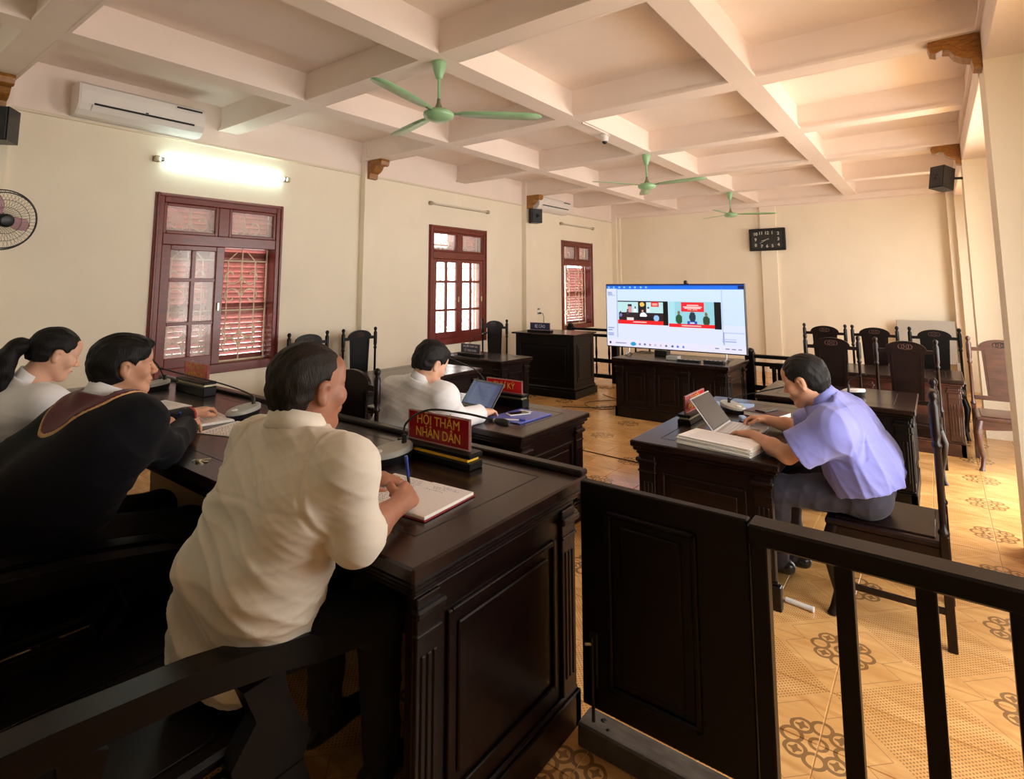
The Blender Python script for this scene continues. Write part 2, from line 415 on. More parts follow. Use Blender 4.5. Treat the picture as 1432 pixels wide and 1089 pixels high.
# ------------------------------------------------------------------ floor: 30 cm printed tiles
def floor_material():
    M = bpy.data.materials.new('printed_floor_tile'); M.use_nodes = True
    nt = M.node_tree; b = nt.nodes['Principled BSDF']; L = nt.links.new
    def node(t, **kw):
        n = nt.nodes.new(t)
        for k, v in kw.items(): setattr(n, k, v)
        return n
    def mth(op, a, b_=None, c=None):
        n = node('ShaderNodeMath', operation=op)
        for i, v in enumerate((a, b_, c)):
            if v is None: continue
            if isinstance(v, (int, float)): n.inputs[i].default_value = v
            else: L(v, n.inputs[i])
        return n.outputs[0]
    geo = node('ShaderNodeNewGeometry'); sp = node('ShaderNodeSeparateXYZ'); L(geo.outputs['Position'], sp.inputs[0])
    U = mth('DIVIDE', mth('ADD', sp.outputs[0], 1.37 * .3), .3)
    V = mth('DIVIDE', mth('ADD', sp.outputs[1], -9.4 * .3), .3)
    # distance to the nearest medallion (period 2 tiles)
    du = mth('SUBTRACT', mth('PINGPONG', U, 1.0), 0.0); dv = mth('SUBTRACT', mth('PINGPONG', V, 1.0), 0.0)
    l1 = mth('ADD', du, dv); mx = mth('MAXIMUM', du, dv); mn = mth('MINIMUM', du, dv)
    rr = mth('SQRT', mth('ADD', mth('MULTIPLY', du, du), mth('MULTIPLY', dv, dv)))
    def band(x, c, w): return mth('LESS_THAN', mth('ABSOLUTE', mth('SUBTRACT', x, c)), w)
    # frame line: diamond with notched corners
    line = mth('MULTIPLY', band(l1, .90, .008), mth('LESS_THAN', mx, .68))
    notch = mth('MULTIPLY', band(mth('SUBTRACT', mx, mn), .46, .008), mth('MULTIPLY', mth('LESS_THAN', mn, .22), mth('GREATER_THAN', mx, .45)))
    line = mth('MAXIMUM', line, notch)
    # medallion: five rings
    def ring(cu, cv, r, w):
        a = mth('SUBTRACT', du, cu); c = mth('SUBTRACT', dv, cv)
        d = mth('SQRT', mth('ADD', mth('MULTIPLY', a, a), mth('MULTIPLY', c, c)))
        return band(d, r, w)
    med = ring(0, 0, .085, .02)
    for (cu, cv) in ((.2, .2), (.27, 0), (0, .27)):
        med = mth('MAXIMUM', med, ring(cu, cv, .105, .022))
    star = mth('LESS_THAN', mth('MULTIPLY', mth('ABSOLUTE', mth('SUBTRACT', du, .2)), mth('ABSOLUTE', mth('SUBTRACT', dv, .2))), .0008)
    star = mth('MULTIPLY', star, mth('LESS_THAN', mth('MAXIMUM', mth('ABSOLUTE', mth('SUBTRACT', du, .2)), mth('ABSOLUTE', mth('SUBTRACT', dv, .2))), .07))
    med = mth('MAXIMUM', med, star)
    med = mth('MULTIPLY', med, mth('LESS_THAN', rr, .40))
    # dotted ground beyond the frame
    k = 34.0
    su = mth('SUBTRACT', mth('FRACT', mth('MULTIPLY', mth('ADD', U, V), k * .5)), .5); sv = mth('SUBTRACT', mth('FRACT', mth('MULTIPLY', mth('SUBTRACT', U, V), k * .5)), .5)
    dd = mth('SQRT', mth('ADD', mth('MULTIPLY', su, su), mth('MULTIPLY', sv, sv)))
    dots = mth('MULTIPLY', mth('LESS_THAN', dd, .27), mth('GREATER_THAN', l1, 1.02))
    # marbled base
    nz = node('ShaderNodeTexNoise'); nz.inputs['Scale'].default_value = 3.5; nz.inputs['Detail'].default_value = 6
    nz.inputs['Distortion'].default_value = 1.2
    mp = node('ShaderNodeMapping'); mp.inputs['Scale'].default_value = (1, 3.5, 1); L(geo.outputs['Position'], mp.inputs[0]); L(mp.outputs[0], nz.inputs[0])
    rp = node('ShaderNodeValToRGB'); L(nz.outputs[0], rp.inputs[0])
    rp.color_ramp.elements[0].position = .3; rp.color_ramp.elements[0].color = srgb(204, 150, 88)
    rp.color_ramp.elements[1].position = .75; rp.color_ramp.elements[1].color = srgb(232, 184, 120)
    def mix(fac, c1, c2):
        n = node('ShaderNodeMix', data_type='RGBA'); L(fac, n.inputs[0])
        if isinstance(c1, tuple): n.inputs[6].default_value = c1
        else: L(c1, n.inputs[6])
        n.inputs[7].default_value = c2
        return n.outputs[2]
    c = mix(mth('MULTIPLY', line, .55), rp.outputs[0], srgb(140, 96, 62))
    c = mix(mth('MULTIPLY', dots, .7), c, srgb(122, 78, 32))
    c = mix(mth('MULTIPLY', med, .72), c, srgb(92, 62, 40))
    L(c, b.inputs['Base Color'])
    b.inputs['Roughness'].default_value = .16; b.inputs['Specular IOR Level'].default_value = .5
    return M
TILE = floor_material()
GROUT = mat('floor_grout', srgb(226, 190, 132), .8, var=.1, vscale=20)
fl = MB().box(XL - .3, XRW + 2.2, YF - .3, YB + .3, -0.06, -0.004).build('floor', GROUT); tag(fl, kind='structure')
def world_px(p):
    d = Vector(p) - Vector((0, 0, CAMH)); z = d.dot(_F)
    if z < .05: return None
    return (CX + F_PX * d.dot(_R2) / z, CY - F_PX * d.dot(_U2) / z)
tiles = []
u0 = -1.37 * .3; v0 = 9.4 * .3
for i in range(-17, 9):
    for j in range(-16, 27):
        x, y = u0 + .3 * (i + .5), v0 + .3 * (j + .5)
        if x > XRW + .9: continue
        q = world_px((x, y, 0))
        vis = q is not None and -30 < q[0] < 1462 and 380 < q[1] < 1120 and not (x < -1.1 and y < 2.2)
        tiles.append((0 if vis else 1, math.hypot(x, y), x, y))
tiles.sort()
g = .0022
tm = MB().box(-.15 + g, .15 - g, -.15 + g, .15 - g, -.005, 0.0, .0012).mesh('tile', TILE)
rest = MB()
for n, (h, d, x, y) in enumerate(tiles):
    if n < 300:
        o = bpy.data.objects.new('tile', tm); o.location = (x, y, 0); COL.objects.link(o); o.parent = fl
    else:
        rest.box(x - .15 + g, x + .15 - g, y - .15 + g, y + .15 - g, -.005, 0)
o = rest.build('tile_field', TILE, fl); o['kind'] = 'stuff'

# ------------------------------------------------------------------ windows
def scroll(cx, cz, r, a0, turns, s=1, n=26):
    out = []
    for i in range(n + 1):
        t = i / n; a = a0 + s * turns * 2 * math.pi * t; q = r * (1 - .78 * t)
        out.append((cx + q * math.cos(a), cz + q * math.sin(a)))
    return out
def grille(name, parent, y0, y1, z0, z1, x, rad=.006):
    # painted iron scroll grille: frame, uprights and mirrored scrolls (each a part)
    h = z1 - z0; w = y1 - y0
    mb = MB()
    for z in (z0, z1): mb.tube([(x, y0, z), (x, y1, z)], rad * 1.3, 6)
    for y in (y0, y1): mb.tube([(x, y, z0), (x, y, z1)], rad * 1.1, 6)
    for f in (.33, .66): mb.tube([(x, y0, z0 + f * h), (x, y1, z0 + f * h)], rad, 6)
    g_ = mb.build('grille', GRILLE, parent)
    nb = 2
    bw = w / nb
    for b_ in range(nb):
        c = y0 + bw * (b_ + .5)
        MB().tube([(x, c, z0), (x, c, z1)], rad, 6).build('upright', GRILLE, g_)
        for s in (-1, 1):
            MB().tube([(x, c + s * bw * .27, z0 + .1 * h), (x, c + s * bw * .27, z0 + .66 * h), (x, c + s * bw * .1, z0 + .72 * h)], rad * .8, 6).build('upright', GRILLE, g_)
            for fz, sg in ((.90, 1), (.78, -1), (.56, 1), (.42, -1), (.20, 1), (.09, -1)):
                q = scroll(c + s * bw * .2, z0 + fz * h, min(bw * .19, h * .07), (0 if s < 0 else math.pi), .95, s * sg, 18)
                MB().tube([(x, a, z) for a, z in q], rad * .9, 5).build('scroll', GRILLE, g_)
    return g_
def louvres(parent, y0, y1, z0, z1, x, name='shutter'):
    mb = MB()
    mb.box(x - .02, x + .02, y0, y0 + .05, z0, z1, .003); mb.box(x - .02, x + .02, y1 - .05, y1, z0, z1, .003)
    nr = max(1, round((z1 - z0) / .5))
    for i in range(nr + 1):
        z = z0 + (z1 - z0) * i / nr; mb.box(x - .02, x + .02, y0 + .05, y1 - .05, max(z0, z - .025), min(z1, z + .025), .003)
    s = mb.build(name, SHUT, parent)
    n = int((z1 - z0 - .05) / .050)
    for i in range(n):
        z = z0 + .04 + i * .050
        MB().prism([(x - .026, z - .004), (x - .020, z - .010), (x + .024, z + .036), (x + .018, z + .042)], 'y', y0 + .05, y1 - .05).build('slat', SHUT, s)
    return s
def window(idx, y0, y1, left_sash, right_sash, shut, glassmat, shut_range=None):
    root = bpy.data.objects.new('window_%d' % idx, None); COL.objects.link(root); root.location = (0, 0, 0)
    tag(root, kind='structure')
    z0, z1 = WZ0, WZ1; H_ = z1 - z0; w = y1 - y0
    x0, x1 = XL - .198, XL + .018
    fr = MB()
    for (a, b) in ((y0, y0 + .075), (y1 - .075, y1)):
        fr.box(x0, x1, a, b, z0, z1, .006)
    fr.box(x0, x1, y0 + .075, y1 - .075, z1 - .085, z1, .006); fr.box(x0, x1, y0 + .075, y1 - .075, z0, z0 + .085, .006)
    zt = z1 - .25 * H_
    fr.box(x0, x1 - .004, y0 + .075, y1 - .075, zt - .05, zt + .05, .006)
    ym = (y0 + y1) / 2
    fr.box(x0, x1 - .006, ym - .05, ym + .05, zt + .05, z1 - .085, .006)
    frame = fr.build('window_frame', WINW, root)
    MB().box(x1 - .004, x1 + .014, y0 + .012, y0 + .034, z0, z1, .004).box(x1 - .004, x1 + .014, y1 - .034, y1 - .012, z0, z1, .004).box(x1 - .004, x1 + .014, y0 + .034, y1 - .034, z1 - .034, z1 - .012, .004).build('frame_moulding', WINW, frame)
    for (a, b) in ((y0 + .075, ym - .05), (ym + .05, y1 - .075)):
        MB().box(x1 - .04, x1 - .036, a, b, zt + .05, z1 - .085).build('pane', glassmat, root)
        sb = MB(); t = .028
        sb.box(x1 - .05, x1 - .012, a, a + t, zt + .05, z1 - .085, .004).box(x1 - .05, x1 - .012, b - t, b, zt + .05, z1 - .085, .004)
        sb.box(x1 - .05, x1 - .012, a + t, b - t, zt + .05, zt + .05 + t, .004).box(x1 - .05, x1 - .012, a + t, b - t, z1 - .085 - t, z1 - .085, .004)
        sb.build('transom_sash', WINW, root)
    def sash(a, b, x=x1 - .03):
        s = MB(); st = .075; za, zb_ = z0 + .085, zt - .05
        s.box(x - .022, x + .022, a, a + st, za, zb_, .005).box(x - .022, x + .022, b - st, b, za, zb_, .005)
        s.box(x - .022, x + .022, a + st, b - st, za, za + .09, .005).box(x - .022, x + .022, a + st, b - st, zb_ - .045, zb_, .005)
        c = (a + b) / 2; hh = zb_ - za
        s.box(x - .018, x + .018, c - .018, c + .018, za + .09, zb_ - .045, .004)
        zr = [za + .09, za + .09 + (hh - .135) * .31, za + .09 + (hh - .135) * .72, zb_ - .045]
        for z in zr[1:3]: s.box(x - .017, x + .017, a + st, b - st, z - .016, z + .016, .004)
        so = s.build('sash', WINW, root)
        for i in range(3):
            for (p, q) in ((a + st, c - .018), (c + .018, b - st)):
                MB().box(x - .002, x + .002, p, q, zr[i], zr[i + 1]).build('pane', glassmat, so)
        MB().box(x + .02, x + .035, b - .05, b - .03, za + hh * .45, za + hh * .52, .003).build('handle', BRASS, so)
    if left_sash: sash(y0 + .075, ym + .02)
    if right_sash: sash(ym - .0, y1 - .075, x1 - .034)
    grille('grille', root, y0 + .09, y1 - .09, z0 + .09, z1 - .08, XL - .115, .0085)
    for (a, b, za, zb_) in shut: louvres(root, a, b, za, zb_, XL - .17)
    return root
y0, y1 = WIN[0]; window(1, y0, y1, True, False, [(y0 + .02, (y0 + y1) / 2, WZ0 + .06, WZ1 - .06), ((y0 + y1) / 2, y1 - .02, WZ0 + .06, WZ1 - .06)], GLASSF)
y0, y1 = WIN[1]; window(2, y0, y1, True, True, [((y0 + y1) / 2, y1 - .04, WZ1 - .42, WZ1 - .05), (y0 + .04, (y0 + y1) / 2, WZ1 - .42, WZ1 - .24)], GLASSF)
y0, y1 = WIN[2]; window(3, y0, y1, False, False, [(y0 + .03, y1 - .03, WZ1 - .42, WZ1 - .05), (y0 + .38, y1 - .05, WZ0 + .06, WZ1 - .44)], GLASSF)

# ------------------------------------------------------------------ tube lights on the left wall
def tube_light(y0, y1, z, lit, label, big=False):
    t = thing('tube_light', label, 'tube light', (XL, y0, z), 0, 'fluorescent tube fittings on the left wall')
    l = y1 - y0
    MB().box(0, .022, .0, l, -.014, .014, .004).build('batten', BATTEN, t)
    r = .019 if lit else .013
    for e in (0, 1):
        MB().box(0.0, .05, (0 if e == 0 else l - .045), (.045 if e == 0 else l), -.026, .026, .006).build('end_holder', BATTEN, t)
    tb = MB().tube([(.042, .04, 0), (.042, l - .04, 0)], r, 12).build('tube', TUBEON if lit else TUBEOFF, t)
    for e in (.06, l - .06): MB().cyl((.042, e - .015, 0), (.042, e + .015, 0), r + .0015, n=12).build('end_cap', STEEL, tb)
    return t
tube_light(1.905, 3.185, 1.52 + .205 * 5.4 + .005, True, 'glowing fluorescent tube mounted above the window with the closed red shutters')
tube_light(5.24, 6.49, 1.52 + .206 * 5.4, False, 'unlit fluorescent tube fitting mounted above the bright tall window')
tube_light(8.54, 9.76, 1.52 + .208 * 5.4, False, 'unlit fluorescent tube fitting over the window beyond the defendant lectern')

tube_light(-1.42, -.16, 1.52 + .205 * 5.4, True, 'glowing fluorescent tube on the left wall behind the judges row')
for tx, tlab in ((-3.2, 'added fluorescent tube, unseen on the front wall behind the woman'), (-.75, 'added fluorescent tube, unseen on the front wall behind the gate')):
    tl = tube_light(-.64, .64, 2.55, True, tlab); tl.location = (tx, YF, 2.62); tl.rotation_euler = (0, 0, R(90))  # front wall tubes are added out of view to brighten the foreground
# ------------------------------------------------------------------ air conditioners
def aircon(y0, y1, z0, z1, label):
    t = thing('air_conditioner', label, 'air conditioner', (XL, y0, z0), 0, 'white wall air conditioners')
    l = y1 - y0; h = z1 - z0
    prof = [(0, 0.0), (.12, -.0), (.175, .035), (.205, .085), (.205, h * .75), (.195, h * .93), (.17, h), (0, h)]
    b = MB(); b.prism([(x, z) for x, z in prof], 'y', 0.012, l - .012)
    b.build('casing', PLAST, t)
    for e in (0, l - .012): MB().prism([(x * .985, z * .99 + .002) for x, z in prof], 'y', e, e + .012).build('end_cheek', PLAST, t)
    MB().box(.19, .2075, .10, l - .09, .078, .094, .002).build('outlet_slot', BLACK, t)
    MB().prism([(.172, .028), (.178, .030), (.209, .074), (.203, .078)], 'y', .09, l - .08).build('outlet_flap', PLAST, t)
    MB().box(.204, .207, l - .24, l - .03, h * .93 - .025, h * .93 - .010).build('energy_label', BLACK, t)
    MB().box(.2045, .2065, l * .49, l * .49 + .022, h * .38, h * .38 + .010).build('badge', BLACK, t)
    MB().box(.185, .196, l * .08, l * .08 + .05, h - .035, h - .026).build('badge', BLACK, t)
    return t
aircon(1.30, 2.235, 2.865, 3.115, 'white split air conditioner above the glowing tube and shuttered window')
aircon(7.60, 8.62, 2.79, 3.02, 'white split air conditioner behind the black speaker on the far pilaster')

# ------------------------------------------------------------------ ceiling fans
def fan(y, ang, label):
    t = thing('ceiling_fan', label, 'ceiling fan', (-2.535, y, ZB), 0, 'mint green ceiling fans along the middle beam')
    MB().lathe([(.045, 0), (.048, -.015), (.040, -.06), (.026, -.10), (.022, -.115), (.012, -.12)], n=20).build('canopy', MINT, t)
    MB().cyl((0, 0, -.11), (0, 0, -.30), .010).build('rod', MINT, t)
    MB().lathe([(.011, -.255), (.014, -.285), (.026, -.315), (.042, -.33), (.040, -.335)], n=18).build('lower_cup', MINTD, t)
    MB().lathe([(.03, -.328), (.07, -.333), (.098, -.350), (.102, -.365), (.092, -.384), (.06, -.400), (.015, -.408), (.001, -.409)], n=28).build('motor_housing', MINT, t)
    for k in range(3):
        a = R(ang + 120 * k)
        b = MB(); vs = []; fs = []
        stations = [(.085, .018), (.12, .020), (.16, .040), (.25, .052), (.45, .060), (.58, .058), (.66, .045), (.69, .012)]
        for (r_, hw) in stations:
            for (sgn, dz) in ((-1, .006), (1, -.006)):
                for th in (.0015, -.0015):
                    vs.append((r_, sgn * hw, -.352 + dz * (hw / .05) + th))
        for i in range(len(stations) - 1):
            o_ = i * 4
            fs += [(o_, o_ + 2, o_ + 6, o_ + 4), (o_ + 1, o_ + 5, o_ + 7, o_ + 3), (o_, o_ + 4, o_ + 5, o_ + 1), (o_ + 2, o_ + 3, o_ + 7, o_ + 6)]
        fs += [(0, 1, 3, 2), (28, 30, 31, 29)]
        b.add(vs, fs, True)
        bl = b.build('blade', MINT, t, rot=(0, 0, a))
        MB().box(.07, .15, -.008, .008, -.358, -.350, .002).build('blade_arm', MINTD, bl)
fan(2.54, 44, 'mint green ceiling fan closest to the glowing tube light')
fan(5.87, -3, 'mint green ceiling fan between the two other fans beside the dome camera')
fan(9.12, 26, 'mint green ceiling fan hanging in front of the wall clock')

# dome camera with its conduit
t = thing('dome_camera', 'white dome security camera with dark lens under the middle ceiling beam', 'camera', (-2.50, 4.80, ZB))
MB().lathe([(.042, 0), (.042, -.02), (.036, -.045), (.034, -.07), (.03, -.075)], n=18).build('body', PLAST, t)
MB().ell((0, 0, -.075), (.026, .026, .026)).build('lens_dome', BLACK, t)
for s in (-1, 1): MB().box(s * .04 - .012, s * .04 + .012, -.01, .01, -.03, -.012, .003).build('mount_ear', PLAST, t)
o = MB().box(-2.475, -2.462, 4.31, 4.79, ZB - .012, ZB - .0, .002).build('cable_conduit', PLAST)
tag(o, 'thin white cable conduit leading along the beam to the dome camera', 'conduit')

# speakers
def speaker(loc, rot, dims, label, mount=(-.11, 0, 0)):
    w, d, h = dims
    t = thing('loudspeaker', label, 'speaker', loc, 0, 'black wall speakers')
    b = MB().prism([(-w * .5, -d * .5), (w * .5, -d * .5), (w * .40, d * .5), (-w * .40, d * .5)], 'z', -h / 2, h / 2).build('cabinet', BLACK, t, rot=rot)
    MB().box(-w * .47, w * .47, -d * .5 - .010, -d * .5, -h * .47, h * .47, .004).build('grille', RUBBER, b)
    MB().lathe([(.028, -d * .5 - .014), (.026, -d * .5 - .010)], n=14, axis='y').build('badge_ring', BLACK, b)
    MB().tube([(0, 0, 0), mount], .014, 8).build('wall_mount', BLACK, t)
    return t
speaker((XL + .18, 7.50, 2.66), (0, 0, R(62)), (.19, .16, .23), 'black loudspeaker on the far left pilaster beneath a carved bracket')
speaker((XR - .17, 7.36, 2.635), (R(-12), 0, R(-38)), (.15, .17, .24), 'black loudspeaker tilted down from the pier near the bright far bay', (.18, .09, 0))
speaker((XL + .2, .86, 2.65), (0, 0, R(50)), (.2, .16, .24), 'black loudspeaker on the pilaster above the wall fan', (-.13, 0, 0))

# wall fan
t = thing('wall_fan', 'black wire guard wall fan with red blades on the cream wall', 'fan', (XL + .0, .82, 1.98))
MB().box(0.005, .05, -.05, .05, -.16, .06, .01).build('wall_plate', BLACK, t)
MB().tube([(.04, 0, -.03), (.16, .03, -.02), (.2, .05, 0)], .022, 10).build('bracket_arm', BLACK, t)
hd = MB().lathe([(.03, -.14), (.065, -.12), (.07, -.04), (.05, .0)], n=18, axis='x').build('motor', BLACK, t, loc=(.30, .06, 0), rot=(0, R(8), R(15)))
gd = MB()
for (r_, x_) in ((.205, .05), (.19, .085), (.205, .06)):
    gd.tube([(x_, r_ * math.cos(2 * math.pi * i / 40), r_ * math.sin(2 * math.pi * i / 40)) for i in range(41)], .004, 6, caps=False)
for (r_, x_) in ((.14, .105), (.09, .113)):
    gd.tube([(x_, r_ * math.cos(2 * math.pi * i / 32), r_ * math.sin(2 * math.pi * i / 32)) for i in range(33)], .0016, 5, caps=False)
gd.build('wire_rim', BLACK, hd)
gw = MB()
for i in range(48):
    a = 2 * math.pi * i / 48
    gw.tube([(.115, .045 * math.cos(a), .045 * math.sin(a)), (.105, .14 * math.cos(a + .1), .14 * math.sin(a + .1)), (.05, .205 * math.cos(a + .16), .205 * math.sin(a + .16))], .0009, 4, caps=False)
    gw.tube([(-.02, .06 * math.cos(a), .06 * math.sin(a)), (.05, .205 * math.cos(a), .205 * math.sin(a))], .0009, 4, caps=False)
gw_o = gw.build('wire_guard', BLACK, hd); gw_o['kind'] = 'stuff'
MB().lathe([(.046, .105), (.046, .12), (.03, .126), (.001, .127)], n=20, axis='x').build('hub_cap', BLACK, hd)
RBL = mat('red_fan_blade', srgb(142, 34, 30), .3, coat=.2, var=.06)
for k in range(3):
    b = MB().prism([(.035, -.02), (.10, -.055), (.16, -.05), (.175, -.01), (.15, .03), (.08, .035), (.035, .02)], 'x', .045, .049)
    b.build('blade', RBL, hd, rot=(R(120 * k - 5), 0, 0))

# clock
t = thing('wall_clock', 'black rectangular wall clock on the back wall pilaster', 'clock', (-2.345, YB - .06, 2.33))
MB().box(-.305, .305, -.035, 0, -.20, .20, .012).build('frame', BLACK, t)
CLF = mat('clock_face', (.014, .012, .013, 1), .25, coat=.5, var=.1)
MB().box(-.255, .255, -.038, -.034, -.15, .15).build('face', CLF, t)
CLN = mat('clock_numeral', srgb(190, 188, 180), .4, var=.03)
for (s, x, z) in (('12', 0, .115), ('1', .09, .115), ('2', .19, .10), ('3', .19, .0), ('4', .19, -.10), ('5', .09, -.12), ('6', 0, -.12), ('7', -.09, -.12), ('8', -.19, -.10), ('9', -.19, 0), ('10', -.19, .10), ('11', -.10, .115)):
    text_mesh('numeral', s, .075, CLN, t, (x, -.0395, z), (R(90), 0, 0), bold=.002)
for (nm, a, l_, w) in (('hour_hand', 105, .10, .010), ('minute_hand', 240 + 0, .14, .007)):
    MB().prism([(-w, -.035), (w, -.035), (w * .3, l_), (-w * .3, l_)], 'y', -.044, -.041).build(nm, CLN, t, rot=(0, R(-a + 0), 0) if nm == 'hour_hand' else (0, R(a - 360 + 0), 0))

# wall socket with plug and lead
t = thing('wall_socket', 'small wall socket with a plugged in lead above the blue defendant sign', 'socket', (XL, 7.84, 1.08))
MB().box(0, .008, -.04, .04, .015, .065, .003).build('upper_plate', PLAST, t)
MB().box(0, .008, -.04, .04, -.055, .0, .003).build('lower_plate', PLAST, t)
for (y, z) in ((-.018, .042), (.018, .042), (-.018, -.026)): MB().box(.008, .011, y - .012, y + .012, z - .014, z + .014, .002).build('socket_hole', BLACK, t)
MB().box(.008, .04, .008, .034, -.04, -.012, .004).build('plug', BLACK, t)
MB().tube([(.035, .02, -.026), (.05, .06, -.03), (.05, .09, -.08), (.04, .10, -.2), (.03, .11, -.35)], .005, 6).build('lead', CABLE, t)
# ------------------------------------------------------------------ panelled court desks
def desk(name, label, x0, x1, y0, y1, h, sides, cat='desk', group=None, rotz=0, overhang=.045, top_t=.035, lip=None, inlay=.13, layers=2, plinth=.11, wood=None, flutes=True, topmat=None):
    wood = wood or WOOD
    w, d = x1 - x0, y1 - y0
    t = thing(name, label, cat, ((x0 + x1) / 2, (y0 + y1) / 2, 0), rotz, group)
    hx, hy = w / 2, d / 2
    cx_, cy_ = hx - overhang, hy - overhang
    def ob(mb, side, u0, u1, o0, o1, z0, z1, b=.003):
        if side == 'S': mb.box(u0, u1, -cy_ - o1, -cy_ - o0, z0, z1, b)
        if side == 'N': mb.box(u0, u1, cy_ + o0, cy_ + o1, z0, z1, b)
        if side == 'E': mb.box(cx_ + o0, cx_ + o1, u0, u1, z0, z1, b)
        if side == 'W': mb.box(-cx_ - o1, -cx_ - o0, u0, u1, z0, z1, b)
        return mb
    top = MB().box(-hx, hx, -hy, hy, h - top_t, h, .006).build('tabletop', topmat or WOODTOP, t)
    if inlay:
        g_ = MB(); a, b_, e = hx - inlay, hy - inlay, .004
        for s in (-1, 1):
            g_.box(-a, a, s * b_ - e / 2, s * b_ + e / 2, h - .001, h + .0006); g_.box(s * a - e / 2, s * a + e / 2, -b_, b_, h - .001, h + .0006)
        g_.build('inlay_line', GROOVE, top)
    z = h - top_t
    for i in range(layers):
        ins = .010 + .014 * i
        MB().box(-hx + ins, hx - ins, -hy + ins, hy - ins, z - .020, z, .007).build('moulding', wood, t); z -= .020
    if lip:
        for s in lip:
            m_ = MB()
            if s == 'N': m_.box(-hx, hx, hy - .045, hy, h, h + .022, .005)
            if s == 'E': m_.box(hx - .045, hx, -hy, hy, h, h + .022, .005)
            m_.build('raised_rim', wood, t)
    body = None
    for side, n in sides.items():
        L_ = cx_ if side in 'SN' else cy_
        pb = MB(); ob(pb, side, -L_, L_, -.03, 0, plinth - .01, z)
        bd = pb.build('side_board', wood, t)
        # plinth
        pl = ob(MB(), side, -L_ - .02, L_ + .02, -.02, .02, 0, plinth, .004).build('plinth', wood, t)
        ob(MB(), side, -L_ - .012, L_ + .012, 0, .012, plinth, plinth + .018, .006).build('plinth_moulding', wood, pl)
        # pilasters
        pw = .085
        us = [-L_ + (2 * L_ - pw) * i / n for i in range(n + 1)]
        for u in us:
            p = ob(MB(), side, u, u + pw, 0, .014, plinth + .018, z, .003).build('pilaster', wood, t)
            ob(MB(), side, u - .012, u + pw + .012, 0, .030, z - .045, z - .022, .006).build('capital', wood, p)
            ob(MB(), side, u - .004, u + pw + .004, 0, .020, z - .095, z - .085, .003).build('capital_ring', wood, p)
            if flutes:
                for k in range(3):
                    uu = u + pw * (.25 + .25 * k)
                    ob(MB(), side, uu - .007, uu + .007, .012, .019, plinth + .07, z - .14, .003).build('flute', wood, p)
        for i in range(n):
            a, b_ = us[i] + pw + .035, us[i + 1] - .035
            if b_ - a < .08: continue
            za, zb_ = plinth + .07, z - .08
            pm = MB(); q = .016
            ob(pm, side, a, a + q, 0, .012, za, zb_); ob(pm, side, b_ - q, b_, 0, .012, za, zb_)
            ob(pm, side, a + q, b_ - q, 0, .012, za, za + q); ob(pm, side, a + q, b_ - q, 0, .012, zb_ - q, zb_)
            pp = pm.build('panel_moulding', wood, t)
            ob(MB(), side, a + .045, b_ - .045, 0, .009, za + .045, zb_ - .045, .008).build('raised_panel', wood, pp)
    return t

HB = 0.83
bench = desk('judges_bench', 'long dark panelled judges bench with a raised rim and red name signs', -4.75, -1.065, 1.0, 1.86, HB, {'E': 1, 'N': 5}, 'desk', lip=['N'], layers=3, top_t=.04)
for side in (-1, 1): pass
HD = 0.67
desk('clerk_desk', 'dark panelled desk with the clerk, laptop and blue folder', -3.30, -1.915, 2.61, 3.385, HD, {'E': 1, 'N': 2, 'W': 1}, group='panelled court desks')
desk('prosecutor_desk', 'dark panelled desk behind the gate with papers and an open laptop', -1.41, -.645, 2.93, 4.45, HD, {'S': 1, 'W': 2, 'N': 1}, group='panelled court desks')
desk('television_cabinet', 'dark panelled cabinet under the big television', -3.12, -1.765, 6.045, 6.83, HD, {'S': 3, 'E': 1, 'W': 1}, 'cabinet')
desk('side_desk', 'dark desk in front of the two chairs by the shuttered window', -4.60, -3.80, 2.85, 4.50, HD, {'E': 2, 'N': 1}, group='panelled court desks', wood=WOOD)
desk('participant_desk', 'small dark desk carrying the blue two line sign', -4.98, -3.93, 5.03, 5.60, HD, {'E': 1, 'S': 1, 'W': 1}, group='panelled court desks', rotz=R(-4))
desk('lawyer_desk', 'dark desk with a pale microphone between the prosecutor and the front row chairs', -1.19, -.16, 4.715, 5.50, HD, {'S': 1, 'E': 1}, group='panelled court desks', wood=WOODF)
desk('spectator_desk', 'dark fluted desk in front of the back row of three chairs', -1.32, .155, 6.42, 7.15, HD, {'S': 2, 'E': 1}, group='panelled court desks', wood=WOODL)
